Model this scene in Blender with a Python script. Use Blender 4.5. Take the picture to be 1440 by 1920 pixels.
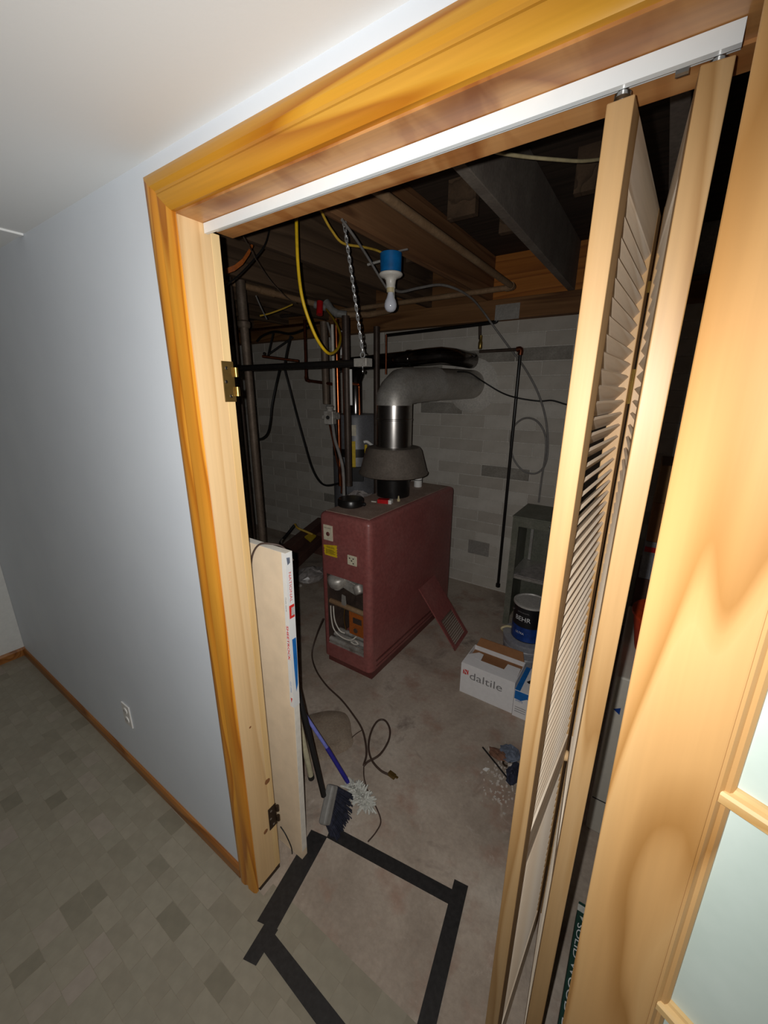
import bpy, bmesh, math, random
from mathutils import Vector, Matrix
PI = math.pi
for o in list(bpy.data.objects):
    bpy.data.objects.remove(o)
SC = bpy.context.scene
COL = SC.collection

# ------------------------------------------------------------------ camera
CAM = Vector((0.9045, -0.5646, 1.7050))
R_, U_, F_ = [Vector(v) for v in ((0.8281501, 0.5604770, 0.0057374), (-0.1649257, 0.2338827, 0.9581745), (-0.5356929, 0.7944586, -0.2861270))]
cd = bpy.data.cameras.new('camera'); co = bpy.data.objects.new('camera', cd); COL.objects.link(co)
cd.sensor_fit = 'AUTO'; cd.sensor_width = 36.0; cd.lens = 14.0279
cd.clip_start = 0.02
m = Matrix((R_, U_, -F_)).transposed().to_4x4(); m.translation = CAM
co.matrix_world = m
SC.camera = co

# ------------------------------------------------------------------ light
w = bpy.data.worlds.new('world'); SC.world = w; w.use_nodes = True
w.node_tree.nodes['Background'].inputs[0].default_value = (0.75, 0.86, 1.0, 1)
w.node_tree.nodes['Background'].inputs[1].default_value = 0.02
def lamp(name, kind, loc, aim, energy, color, size, **k):
    l = bpy.data.lights.new(name, kind); l.energy = energy; l.color = color
    for a, v in k.items(): setattr(l, a, v)
    if kind == 'AREA': l.size = size
    else: l.shadow_soft_size = size
    o = bpy.data.objects.new(name, l); COL.objects.link(o); o.location = loc
    o.rotation_euler = (Vector(aim)).to_track_quat('-Z', 'Y').to_euler()
    return o
# the camera flash: a few centimetres up and left of the lens
FL = CAM - R_ * 0.027 + U_ * 0.010
lamp('flash_lamp', 'SPOT', FL, F_ - R_ * 0.24 - U_ * 0.12, 66.0, (1.0, 0.985, 0.955), 0.004, spot_size=math.radians(164), spot_blend=1.0)
SC.view_settings.view_transform = 'Standard'
SC.view_settings.look = 'None'
SC.view_settings.exposure = 0.0
SC.view_settings.gamma = 1.0
SC.view_settings.use_curve_mapping = False

# ------------------------------------------------------------------ materials
def lin(c):
    return tuple((x / 255 / 12.92) if x / 255 <= 0.04045 else ((x / 255 + 0.055) / 1.055) ** 2.4 for x in c) + (1,)
class NT:
    def __init__(s, name):
        s.m = bpy.data.materials.new(name); s.m.use_nodes = True
        s.t = s.m.node_tree; s.n = s.t.nodes; s.b = s.n['Principled BSDF']
    def new(s, ty, **k):
        x = s.n.new(ty)
        for a, v in k.items():
            if a.startswith('i_'):
                kk = a[2:]; x.inputs[int(kk) if kk.isdigit() else kk.replace('_', ' ')].default_value = v
            else: setattr(x, a, v)
        return x
    def link(s, a, b): s.t.links.new(a, b)
    def coords(s, scale=(1, 1, 1), rot=(0, 0, 0), kind='Object'):
        tc = s.new('ShaderNodeTexCoord'); mp = s.new('ShaderNodeMapping')
        mp.inputs['Scale'].default_value = scale; mp.inputs['Rotation'].default_value = rot
        s.link(tc.outputs[kind], mp.inputs[0]); return mp.outputs[0]
    def noise(s, vec, scale, detail=3, rough=0.55, dist=0.0):
        x = s.new('ShaderNodeTexNoise'); x.inputs['Scale'].default_value = scale
        x.inputs['Detail'].default_value = detail; x.inputs['Roughness'].default_value = rough
        x.inputs['Distortion'].default_value = dist
        if vec is not None: s.link(vec, x.inputs['Vector'])
        return x.outputs[0]
    def ramp(s, fac, stops):
        x = s.new('ShaderNodeValToRGB'); e = x.color_ramp.elements
        while len(e) < len(stops): e.new(0.5)
        for i, (p, c) in enumerate(stops): e[i].position = p; e[i].color = c
        s.link(fac, x.inputs[0]); return x.outputs[0]
    def mix(s, fac, a, b, mode='MIX'):
        x = s.new('ShaderNodeMix', data_type='RGBA', blend_type=mode)
        for v, i in ((fac, 0), (a, 6), (b, 7)):
            if hasattr(v, 'links'): s.link(v, x.inputs[i])
            else: x.inputs[i].default_value = v
        return x.outputs[2]
    def math(s, op, a, b=0.0):
        x = s.new('ShaderNodeMath', operation=op)
        for v, i in ((a, 0), (b, 1)):
            if hasattr(v, 'links'): s.link(v, x.inputs[i])
            else: x.inputs[i].default_value = v
        return x.outputs[0]
    def bump(s, h, strength=0.3, dist=0.002):
        x = s.new('ShaderNodeBump'); x.inputs['Strength'].default_value = strength; x.inputs['Distance'].default_value = dist
        s.link(h, x.inputs['Height']); s.link(x.outputs[0], s.b.inputs['Normal'])
    def set(s, color=None, rough=None, metal=None, **k):
        if color is not None:
            if hasattr(color, 'links'): s.link(color, s.b.inputs['Base Color'])
            else: s.b.inputs['Base Color'].default_value = color
        if rough is not None:
            if hasattr(rough, 'links'): s.link(rough, s.b.inputs['Roughness'])
            else: s.b.inputs['Roughness'].default_value = rough
        if metal is not None: s.b.inputs['Metallic'].default_value = metal
        for a, v in k.items(): s.b.inputs[a.replace('_', ' ')].default_value = v
        return s.m
def plain(name, rgb, rough=0.6, metal=0.0, var=0.12, scale=40.0, spec=0.5):
    t = NT(name); c = lin(rgb); f = t.noise(t.coords(), scale, 4, 0.6)
    d = tuple(x * (1 - var * 1.6) for x in c[:3]) + (1,); b = tuple(min(1, x * (1 + var)) for x in c[:3]) + (1,)
    t.set(t.ramp(f, [(0.3, d), (0.7, b)]), rough, metal); t.b.inputs['Specular IOR Level'].default_value = spec
    return t.m
def dusty(name, rgb, dust, rough=0.6, metal=0.0, amount=(0.45, 0.75), scale=6.0):
    t = NT(name); v = t.coords(); f = t.noise(v, scale, 6, 0.65)
    g = t.ramp(f, [(amount[0], (0, 0, 0, 1)), (amount[1], (1, 1, 1, 1))])
    c = t.mix(g, lin(rgb), lin(dust)); n2 = t.noise(v, scale * 14, 3)
    c = t.mix(0.35, c, t.ramp(n2, [(0.3, (0.25, 0.25, 0.25, 1)), (0.7, (1, 1, 1, 1))]), 'MULTIPLY')
    return t.set(c, rough, metal)
def wood(name, cols, along='Z', rings=16.0, stretch=0.10, scale=7.0, fine=0.25, rough=0.45, offs=0.0, spec=0.4, wob=0.3):
    """growth-ring bands: iso lines of a noise stretched along the grain"""
    t = NT(name); a = {'X': 0, 'Y': 1, 'Z': 2}[along]
    sc = [1, 1, 1]; sc[a] = stretch
    v = t.coords(tuple(sc)); 
    va = t.new('ShaderNodeVectorMath', operation='ADD'); t.link(v, va.inputs[0]); va.inputs[1].default_value = (offs, offs * 1.7, offs * 0.3)
    n = t.noise(va.outputs[0], scale, 2, 0.4, wob)
    r = t.math('FRACT', t.math('MULTIPLY', n, rings))
    r = t.ramp(r, [(0.0, (0, 0, 0, 1)), (0.62, (0.55, 0.55, 0.55, 1)), (0.86, (1, 1, 1, 1)), (1.0, (0.05, 0.05, 0.05, 1))])
    c = t.ramp(r, [(0.0, lin(cols[0])), (0.5, lin(cols[1])), (1.0, lin(cols[2]))])
    sc2 = [60, 60, 60]; sc2[a] = 2.0
    f = t.noise(t.coords(tuple(sc2)), 2.0, 3)
    c = t.mix(fine, c, t.ramp(f, [(0.3, (0.45, 0.42, 0.38, 1)), (0.75, (1, 1, 1, 1))]), 'MULTIPLY')
    t.set(c, rough); t.b.inputs['Specular IOR Level'].default_value = spec
    t.bump(f, 0.08, 0.001)
    return t.m

M = {}
t = NT('wall_paint'); v = t.coords(); f = t.noise(v, 3.0, 4); f2 = t.noise(v, 160.0, 2)
t.set(t.ramp(f, [(0.3, lin((224, 230, 238))), (0.7, lin((230, 236, 243)))]), 0.6); t.bump(f2, 0.15, 0.001); M['wall'] = t.m
t = NT('ceiling_paint'); v = t.coords(); f2 = t.noise(v, 130.0, 2)
t.set(lin((236, 237, 236)), 0.65); t.bump(f2, 0.15, 0.001); M['ceil'] = t.m
M['side_paint'] = plain('side_paint', (226, 226, 222), 0.6, var=0.03)
M['casing'] = wood('varnished_casing_wood', [(220, 154, 54), (204, 134, 42), (172, 102, 26)], 'Z', 10, 0.06, 9, 0.25, 0.3)
M['head'] = wood('varnished_head_wood', [(212, 156, 54), (202, 142, 42), (172, 106, 26)], 'X', 7, 0.05, 7, 0.25, 0.3, 2.0, wob=0.3)
M['soffit'] = wood('brown_soffit_wood', [(206, 152, 96), (190, 134, 80), (166, 108, 60)], 'X', 5, 0.6, 4, 0.3, 0.35, 5.0)
M['jamb'] = wood('raw_jamb_pine', [(228, 194, 146), (224, 188, 138), (212, 172, 120)], 'Z', 5, 0.04, 8, 0.15, 0.5, 1.0)
M['jambe'] = wood('raw_jamb_edge', [(236, 208, 158), (232, 200, 146), (220, 180, 120)], 'Z', 4, 0.05, 8, 0.2, 0.5, 3.0)
M['knot'] = plain('knot_wood', (140, 92, 54), 0.5, scale=200)
M['bifold'] = wood('bifold_pine', [(184, 150, 106), (178, 142, 96), (158, 120, 74)], 'Z', 6, 0.05, 12, 0.18, 0.45, 4.0)
M['slat'] = wood('bifold_slat_pine', [(242, 228, 210), (236, 220, 198), (222, 200, 174)], 'Y', 5, 0.08, 12, 0.2, 0.5, 6.0)
M['french'] = wood('door_pine', [(202, 161, 108), (195, 151, 97), (164, 119, 66)], 'Z', 9, 0.14, 4.6, 0.10, 0.4, 3.3, wob=0.15)
M['frenchm'] = wood('muntin_pine', [(220, 188, 134), (212, 176, 120), (190, 148, 90)], 'X', 5, 0.1, 14, 0.15, 0.45, 2.2)
M['baseb'] = wood('baseboard_wood', [(176, 118, 62), (160, 102, 48), (132, 80, 34)], 'X', 7, 0.05, 10, 0.25, 0.35, 9.0)
M['joist'] = wood('old_joist_wood', [(152, 110, 74), (138, 96, 62), (114, 76, 48)], 'Y', 6, 0.05, 8, 0.4, 0.75, 1.5)
M['joistd'] = wood('dark_joist_wood', [(104, 82, 62), (92, 72, 54), (74, 56, 40)], 'Y', 6, 0.05, 8, 0.4, 0.8, 3.5)
M['joistg'] = dusty('grey_joist_wood', (128, 116, 106), (152, 142, 130), 0.85, scale=5)
M['sill'] = wood('old_sill_wood', [(146, 104, 64), (128, 88, 50), (104, 66, 36)], 'X', 6, 0.05, 8, 0.4, 0.75, 4.5)
M['rim'] = wood('rim_board_wood', [(196, 124, 52), (182, 110, 42), (156, 90, 34)], 'X', 5, 0.05, 8, 0.3, 0.7, 6.5)
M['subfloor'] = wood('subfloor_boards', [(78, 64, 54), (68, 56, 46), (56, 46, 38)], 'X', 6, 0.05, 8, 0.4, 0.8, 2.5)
t_ = [m_ for m_ in (M['soffit'],)][0].node_tree; bs_ = t_.nodes['Principled BSDF']; ln_ = bs_.inputs['Base Color'].links[0]; src_ = ln_.from_socket
q_ = NT('tmp'); bpy.data.materials.remove(q_.m); q_.t = t_; q_.n = t_.nodes; q_.b = bs_
st_ = q_.ramp(q_.noise(q_.coords((9, 2.5, 2.5)), 1.6, 3, 0.5, 0.6), [(0.38, (0.72, 0.60, 0.48, 1)), (0.5, (1, 1, 1, 1)), (0.62, (1.0, 0.97, 0.9, 1)), (0.70, (0.80, 0.66, 0.5, 1))])
t_.links.new(q_.mix(0.9, src_, st_, 'MULTIPLY'), bs_.inputs['Base Color'])
# concrete floor
t = NT('concrete_floor'); v = t.coords(); a = t.noise(v, 1.6, 6, 0.62, 0.4); b = t.noise(v, 5.5, 5, 0.6); c = t.noise(v, 55, 4, 0.7)
col = t.ramp(a, [(0.30, lin((142, 128, 114))), (0.50, lin((182, 167, 152))), (0.68, lin((204, 192, 178)))])
g = t.ramp(b, [(0.52, (0, 0, 0, 1)), (0.70, (0.7, 0.7, 0.7, 1))]); col = t.mix(g, col, lin((160, 124, 106)))
d = t.noise(v, 9.0, 6, 0.7, 1.0); g = t.ramp(d, [(0.60, (0, 0, 0, 1)), (0.75, (0.75, 0.75, 0.75, 1))]); col = t.mix(g, col, lin((206, 192, 180)))
d = t.noise(t.coords((1, 1, 1), (0, 0, 1.0)), 3.1, 5, 0.7, 0.6); g = t.ramp(d, [(0.56, (0, 0, 0, 1)), (0.72, (0.8, 0.8, 0.8, 1))]); col = t.mix(g, col, lin((118, 104, 95)))
col = t.mix(0.4, col, t.ramp(c, [(0.3, (0.5, 0.5, 0.5, 1)), (0.7, (1, 1, 1, 1))]), 'MULTIPLY')
t.set(col, 0.8); t.bump(c, 0.3, 0.003); M['floor'] = t.m
# vinyl tiles, tint varies per tile
def tile_mat(name, shift):
    t = NT(name); v = t.coords(); oi = t.new('ShaderNodeObjectInfo'); a = t.noise(v, 24, 4); a2 = t.noise(v, 2.2, 3)
    base = t.ramp(oi.outputs['Random'], [(0.0, lin((130, 123, 106))), (0.05, lin((138, 131, 114))), (0.09, lin((147, 139, 122))), (0.6, lin((151, 144, 127))), (0.92, lin((156, 148, 131))), (1.0, lin((160, 149, 136)))])
    if shift: 
        at = t.new('ShaderNodeAttribute', attribute_name='tint')
        base = t.ramp(at.outputs['Fac'], [(0.0, lin((130, 123, 106))), (0.05, lin((138, 131, 114))), (0.09, lin((147, 139, 122))), (0.6, lin((151, 144, 127))), (0.92, lin((156, 148, 131))), (1.0, lin((160, 149, 136)))])
    c = t.mix(0.35, base, t.ramp(a, [(0.3, (0.6, 0.6, 0.6, 1)), (0.7, (1, 1, 1, 1))]), 'MULTIPLY')
    t.set(c, 0.5); return t.m
M['tile'] = tile_mat('vinyl_tile', False); M['tiles'] = tile_mat('vinyl_tile_field', True)
M['grout'] = plain('vinyl_joint', (148, 139, 122), 0.7)
t = NT('painted_block'); v = t.coords(); oi = t.new('ShaderNodeObjectInfo'); a = t.noise(v, 7, 5, 0.65); c2 = t.noise(v, 70, 3)
base = t.ramp(oi.outputs['Random'], [(0.0, lin((186, 178, 167))), (0.5, lin((199, 192, 181))), (1.0, lin((210, 204, 194)))])
c = t.mix(0.5, base, t.ramp(a, [(0.3, (0.70, 0.68, 0.65, 1)), (0.65, (1, 1, 1, 1))]), 'MULTIPLY'); t.set(c, 0.8); t.bump(c2, 0.3, 0.002); M['brick'] = t.m
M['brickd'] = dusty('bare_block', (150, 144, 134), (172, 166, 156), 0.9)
M['mortar'] = dusty('mortar', (214, 208, 198), (224, 218, 210), 0.9)
M['patchc'] = dusty('rough_concrete', (158, 142, 124), (132, 112, 94), 0.9, scale=9)
M['white'] = plain('white_plastic', (232, 230, 226), 0.45, var=0.03)
M['track'] = plain('white_track_enamel', (232, 238, 240), 0.25, var=0.01)
M['steel'] = plain('bright_steel', (190, 190, 190), 0.28, 1.0, 0.08)
M['chrome'] = plain('chain_steel', (226, 226, 226), 0.25, 0.75, 0.05)
M['galv'] = dusty('dusty_galvanised', (196, 192, 185), (166, 157, 146), 0.45, 0.45, (0.4, 0.8))
M['hood'] = dusty('dusty_hood_metal', (138, 127, 116), (110, 99, 90), 0.5, 0.3, (0.35, 0.7))
M['stainless'] = plain('stove_pipe_steel', (176, 172, 168), 0.27, 1.0, 0.06)
M['blackm'] = plain('black_pipe_enamel', (26, 24, 23), 0.32)
M['blackg'] = plain('glossy_black_duct', (136, 132, 130), 0.2, 1.0)
M['black'] = plain('black_rubber', (24, 23, 23), 0.55)
M['iron'] = dusty('old_iron', (110, 94, 80), (140, 124, 108), 0.6, 0.4)
M['irond'] = dusty('dark_iron', (78, 64, 56), (104, 90, 78), 0.5, 0.4)
M['brownpipe'] = dusty('rusty_pipe', (150, 118, 86), (176, 148, 114), 0.7, 0.2)
M['copper'] = plain('copper', (186, 104, 62), 0.28, 1.0, 0.2, 30)
M['copperd'] = plain('dull_copper', (132, 72, 46), 0.4, 0.9, 0.25, 30)
M['brass'] = plain('brass', (168, 140, 74), 0.35, 0.9)
M['brassd'] = plain('tarnished_brass', (120, 96, 52), 0.45, 0.7)
M['bronze'] = plain('dark_bronze', (66, 50, 36), 0.5, 0.6)
M['red'] = plain('red_plastic', (190, 20, 26), 0.4)
M['yellow'] = plain('yellow_jacket', (226, 184, 28), 0.45)
M['yellowd'] = plain('dull_yellow_jacket', (202, 164, 58), 0.5)
M['cream'] = plain('cream_jacket', (206, 190, 148), 0.5)
M['greyc'] = plain('grey_jacket', (132, 128, 124), 0.5)
M['browncord'] = plain('brown_cord', (72, 56, 48), 0.5)
M['maroon'] = dusty('maroon_enamel', (154, 88, 84), (168, 112, 106), 0.38, 0.0, (0.45, 0.9), 4)
M['maroond'] = dusty('dark_maroon_enamel', (104, 52, 48), (122, 74, 68), 0.45, 0.0, (0.45, 0.9), 8)
M['lid'] = dusty('dusty_lid', (156, 128, 114), (184, 160, 144), 0.75, 0.0, (0.35, 0.65), 7)
M['inside'] = dusty('sooty_metal', (76, 60, 52), (112, 92, 78), 0.8, 0.2)
M['cast'] = dusty('cast_aluminium', (214, 210, 202), (156, 146, 136), 0.45, 0.5, (0.4, 0.7), 18)
M['orange'] = dusty('orange_metal', (186, 98, 30), (140, 70, 24), 0.7, 0.1)
M['whitew'] = plain('white_wire', (214, 208, 196), 0.5)
M['label'] = plain('label_paper', (222, 212, 186), 0.6)
M['labely'] = plain('yellow_label', (226, 190, 30), 0.6)
M['ink'] = plain('black_ink', (30, 28, 28), 0.6)
M['inkg'] = plain('grey_ink', (128, 126, 126), 0.6)
M['inkr'] = plain('red_ink', (214, 42, 34), 0.6)
M['inkb'] = plain('blue_ink', (20, 104, 178), 0.55)
M['inkw'] = plain('white_ink', (226, 226, 226), 0.6)
M['blueplast'] = plain('blue_plastic_box', (12, 104, 168), 0.4, var=0.15, scale=30)
M['porcelain'] = plain('white_porcelain', (224, 218, 208), 0.35, var=0.03)
t = NT('bulb_glass'); t.set(lin((214, 216, 226)), 0.12); M['bulb'] = t.m
M['gyp'] = plain('drywall_face_paper', (234, 212, 182), 0.8, var=0.06, scale=12)
M['gypw'] = plain('drywall_core', (226, 220, 208), 0.85, var=0.06)
M['tapew'] = plain('white_end_tape', (226, 226, 224), 0.5, var=0.02)
M['tapebl'] = plain('black_floor_tape', (38, 36, 36), 0.55, var=0.3, scale=60)
M['heater'] = dusty('grey_heater_enamel', (122, 122, 126), (100, 98, 100), 0.4, 0.1)
M['bag'] = plain('crumpled_plastic', (168, 160, 156), 0.3, var=0.25, scale=25)
M['timber'] = dusty('dark_timber', (96, 62, 52), (116, 82, 70), 0.7)
M['carton'] = plain('white_carton', (232, 230, 230), 0.6, var=0.03)
M['kraft'] = plain('kraft_board', (146, 100, 62), 0.8, var=0.06)
M['canblk'] = plain('can_black', (22, 22, 26), 0.35)
M['canblu'] = plain('can_blue', (22, 58, 128), 0.35, var=0.3, scale=30)
M['canlid'] = dusty('can_lid', (196, 192, 186), (164, 154, 146), 0.4, 0.2)
M['bucket'] = dusty('grey_bucket', (146, 146, 152), (168, 166, 168), 0.4, 0.0)
M['cabinet'] = dusty('olive_metal', (118, 120, 106), (144, 142, 130), 0.5, 0.2)
M['bristle'] = plain('navy_bristle', (40, 44, 62), 0.7, var=0.4, scale=60)
M['fluff'] = plain('grey_mop_yarn', (196, 196, 188), 0.8, var=0.15, scale=60)
M['lilac'] = plain('lilac_plastic', (122, 128, 206), 0.35)
M['navy'] = plain('navy_plastic', (46, 42, 132), 0.35)
M['greyplast'] = plain('grey_plastic', (132, 130, 126), 0.5)
M['creampole'] = plain('cream_pole', (214, 206, 172), 0.4)
M['debris'] = plain('pale_debris', (196, 186, 176), 0.8)
M['rag'] = plain('blue_grey_rag', (104, 112, 128), 0.9, var=0.3)
M['ragb'] = plain('brown_rag', (120, 84, 66), 0.9, var=0.3)
M['green'] = plain('dark_green_carton', (28, 62, 52), 0.5)
M['orangep'] = plain('orange_plastic', (190, 62, 24), 0.45)
M['applw'] = plain('pale_grey_enamel', (186, 180, 168), 0.4, var=0.03)
M['cardb'] = plain('old_cardboard', (146, 112, 74), 0.85, var=0.12, scale=8)
t = NT('frosted_glass'); v = t.coords(); f = t.noise(v, 7, 5, 0.6)
t.set(t.ramp(f, [(0.3, lin((198, 214, 206))), (0.7, lin((212, 226, 219)))]), 0.35); t.b.inputs['Transmission Weight'].default_value = 0.04
t.bump(t.noise(v, 60, 2), 0.1, 0.001); M['glass'] = t.m

# ------------------------------------------------------------------ mesh helpers
class MB:
    def __init__(s): s.v = []; s.f = []
    def add(s, vs, fs):
        n = len(s.v); s.v += [Vector(p) for p in vs]; s.f += [tuple(i + n for i in f) for f in fs]; return s
    def box(s, a, b):
        x0, y0, z0 = a; x1, y1, z1 = b
        if x0 > x1: x0, x1 = x1, x0
        if y0 > y1: y0, y1 = y1, y0
        if z0 > z1: z0, z1 = z1, z0
        return s.add([(x0, y0, z0), (x1, y0, z0), (x1, y1, z0), (x0, y1, z0), (x0, y0, z1), (x1, y0, z1), (x1, y1, z1), (x0, y1, z1)],
              [(3, 2, 1, 0), (4, 5, 6, 7), (0, 1, 5, 4), (1, 2, 6, 5), (2, 3, 7, 6), (3, 0, 4, 7)])
    def obox(s, c, ax, half):
        c = Vector(c); X, Y, Z = [Vector(a).normalized() * h for a, h in zip(ax, half)]
        vs = [c + X * i + Y * j + Z * k for k in (-1, 1) for i, j in ((-1, -1), (1, -1), (1, 1), (-1, 1))]
        fs = [(3, 2, 1, 0), (4, 5, 6, 7), (0, 1, 5, 4), (1, 2, 6, 5), (2, 3, 7, 6), (3, 0, 4, 7)]
        if X.cross(Y).dot(Z) < 0: fs = [f[::-1] for f in fs]
        return s.add(vs, fs)
    def prism(s, poly, ext):
        ext = Vector(ext); n = len(poly); p = [Vector(q) for q in poly]
        nrm = sum(((p[i]).cross(p[(i + 1) % n]) for i in range(n)), Vector())
        fs = [tuple(range(n))[::-1], tuple(range(n, 2 * n))] + [(i, (i + 1) % n, n + (i + 1) % n, n + i) for i in range(n)]
        if nrm.dot(ext) < 0: fs = [f[::-1] for f in fs]
        return s.add(p + [q + ext for q in p], fs)
    def rings(s, rs, caps=True, closed=False):
        n = len(rs[0]); vs = [p for r in rs for p in r]; fs = []; k = len(rs)
        for i in range(k if closed else k - 1):
            a = i * n; b = ((i + 1) % k) * n
            fs += [(a + j, a + (j + 1) % n, b + (j + 1) % n, b + j) for j in range(n)]
        if caps and not closed: fs += [tuple(range(n))[::-1], tuple(range((k - 1) * n, k * n))]
        return s.add(vs, fs)
    def tube(s, pts, r, n=10, smooth=0, closed=False):
        p = [Vector(q) for q in pts]; rad = list(r) if hasattr(r, '__len__') else [r] * len(p)
        if smooth: p, rad = spline(p, rad, smooth, closed)
        rs = []; prev = None
        for i in range(len(p)):
            if closed: d = p[(i + 1) % len(p)] - p[i - 1]
            else: d = p[min(i + 1, len(p) - 1)] - p[max(i - 1, 0)]
            d.normalize()
            if prev is None:
                a = Vector((0, 0, 1)) if abs(d.z) < 0.9 else Vector((1, 0, 0)); u = a.cross(d).normalized()
            else: u = (prev - d * prev.dot(d)).normalized()
            prev = u; v = d.cross(u)
            rs.append([p[i] + (u * math.cos(2 * PI * k / n) + v * math.sin(2 * PI * k / n)) * rad[i] for k in range(n)])
        return s.rings(rs, True, closed)
    def lathe(s, base, prof, axis=(0, 0, 1), n=24):
        base = Vector(base); d = Vector(axis).normalized(); a = Vector((0, 0, 1)) if abs(d.z) < 0.9 else Vector((1, 0, 0))
        u = a.cross(d).normalized(); v = d.cross(u)
        return s.rings([[base + d * h + (u * math.cos(2 * PI * k / n) + v * math.sin(2 * PI * k / n)) * max(r, 1e-4) for k in range(n)] for r, h in prof])
def spline(p, rad, k, closed=False):
    o = []; q = []; n = len(p); g = (lambda i: p[i % n]) if closed else (lambda i: p[max(0, min(n - 1, i))])
    for i in range(n if closed else n - 1):
        a, b, c, d = g(i - 1), g(i), g(i + 1), g(i + 2)
        for j in range(k):
            u = j / k
            o.append(0.5 * ((2 * b) + (c - a) * u + (2 * a - 5 * b + 4 * c - d) * u * u + (3 * b - a - 3 * c + d) * u ** 3))
            q.append(rad[i] + (rad[(i + 1) % n] - rad[i]) * u)
    if not closed: o.append(p[-1]); q.append(rad[-1])
    return o, q
W = {}
def mk(name, mb, mat, base, smooth=0, bevel=0.0):
    me = bpy.data.meshes.new(name)
    me.from_pydata([tuple(v - base) for v in mb.v], [], mb.f); me.update()
    o = bpy.data.objects.new(name, me); COL.objects.link(o)
    me.materials.append(M[mat] if isinstance(mat, str) else mat)
    if smooth:
        for p in me.polygons: p.use_smooth = True
        me.set_sharp_from_angle(angle=math.radians(smooth if smooth > 1 else 40))
    if bevel:
        b = o.modifiers.new('bevel', 'BEVEL'); b.width = bevel; b.segments = 2; b.limit_method = 'ANGLE'
    return o
def thing(name, label, cat, base, group=None):
    o = bpy.data.objects.new(name, None); COL.objects.link(o); o.location = base; o.empty_display_size = 0.05
    o['label'] = label; o['category'] = cat
    if group: o['group'] = group
    W[o] = Vector(base); return o
def part(name, mb, mat, parent, smooth=0, bevel=0.0, label=None, stuff=False):
    o = mk(name, mb, mat, W[parent], smooth, bevel); o.parent = parent; W[o] = W[parent]
    if label: o['label'] = label
    if stuff: o['kind'] = 'stuff'
    return o
def single(name, mb, mat, label, cat, group=None, smooth=0, bevel=0.0, stuff=False):
    lo = [min(v[i] for v in mb.v) for i in range(3)]; hi = [max(v[i] for v in mb.v) for i in range(3)]
    b = Vector(((lo[0] + hi[0]) / 2, (lo[1] + hi[1]) / 2, lo[2]))
    o = mk(name, mb, mat, b, smooth, bevel); o.location = b; W[o] = b
    o['label'] = label; o['category'] = cat
    if group: o['group'] = group
    if stuff: o['kind'] = 'stuff'
    return o
def struct(name, mb, mat, smooth=0, bevel=0.0):
    o = mk(name, mb, mat, Vector(), smooth, bevel); o['kind'] = 'structure'; W[o] = Vector(); return o
def cut(o, mb):
    """carve the shape mb (world space) out of o"""
    c = mk('cutter', mb, 'inside', Vector()); b = o.modifiers.new('cut', 'BOOLEAN'); b.object = c; b.operation = 'DIFFERENCE'; b.solver = 'EXACT'
    bpy.context.view_layer.update()
    me = bpy.data.meshes.new_from_object(o.evaluated_get(bpy.context.evaluated_depsgraph_get()))
    o.modifiers.clear(); o.data = me; bpy.data.objects.remove(c)
def text(name, body, mat, parent, origin, xdir, ydir, size, width=None, depth=0.0004, shear=0.0, bold=0.0):
    """flat lettering lying in the plane of xdir, ydir; origin is the lower left corner"""
    cu = bpy.data.curves.new(name, 'FONT'); cu.body = body; cu.size = 1.0; cu.extrude = 0.0; cu.shear = shear; cu.resolution_u = 3; cu.offset = bold
    o = bpy.data.objects.new('tmp', cu); COL.objects.link(o); bpy.context.view_layer.update()
    me = bpy.data.meshes.new_from_object(o.evaluated_get(bpy.context.evaluated_depsgraph_get())); bpy.data.objects.remove(o)
    xs = [v.co.x for v in me.vertices]; x0, x1 = min(xs), max(xs); sy = size / 0.72; sx = (width / (x1 - x0)) if width else sy
    X = Vector(xdir).normalized(); Y = Vector(ydir).normalized(); N = X.cross(Y); O = Vector(origin) - W[parent]
    for v in me.vertices: v.co = O + X * ((v.co.x - x0) * sx) + Y * (v.co.y * sy) + N * depth
    me.materials.clear(); me.materials.append(M[mat]); me.update()
    q = bpy.data.objects.new(name, me); COL.objects.link(q); q.parent = parent; W[q] = W[parent]
    return q
def copyobj(o, parent=None):
    c = o.copy(); COL.objects.link(c)
    if parent is not None: c.parent = parent; W[c] = W.get(parent)
    return c
rnd = random.Random(7)
H = 2.06; CEIL = 2.176; BW = 2.70; LX = -2.385

# ------------------------------------------------------------------ room shell
fl = struct('floor', MB().box((-4.0, -2.6, -0.12), (2.6, BW + 0.2, 0.0)), 'floor')
wf = MB().box((LX - 0.1, 0, 0), (-0.018, 0.095, CEIL)).box((-0.018, 0, H + 0.022), (1.02, 0.095, CEIL)).box((1.02, 0, 0), (2.6, 0.095, CEIL))
wf.box((LX - 1.7, 0.0, 0), (LX - 0.1, 0.095, 2.66)).box((LX - 1.7, 0.012, CEIL), (2.6, 0.095, 2.66))
struct('wall_front', wf, 'wall')
struct('wall_room_right', MB().box((2.6, -2.7, 0), (2.7, 0.0, CEIL)), 'side_paint')
struct('wall_room_back', MB().box((LX - 0.1, -2.7, 0), (2.6, -2.6, CEIL)), 'wall')
struct('wall_left', MB().box((LX - 0.1, -2.6, 0), (LX, -0.001, CEIL)), 'side_paint')
ce = MB().box((-0.842, -2.6, CEIL), (2.6, 0.0, CEIL + 0.1)).box((LX, -2.6, CEIL - 0.0), (-0.842, 0.0, CEIL + 0.1))
struct('ceiling', ce, 'ceil')
struct('trim_1', MB().box((-0.868, -2.6, CEIL - 0.006), (-0.842, -0.001, CEIL + 0.001)), 'ceil', bevel=0.002)
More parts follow.
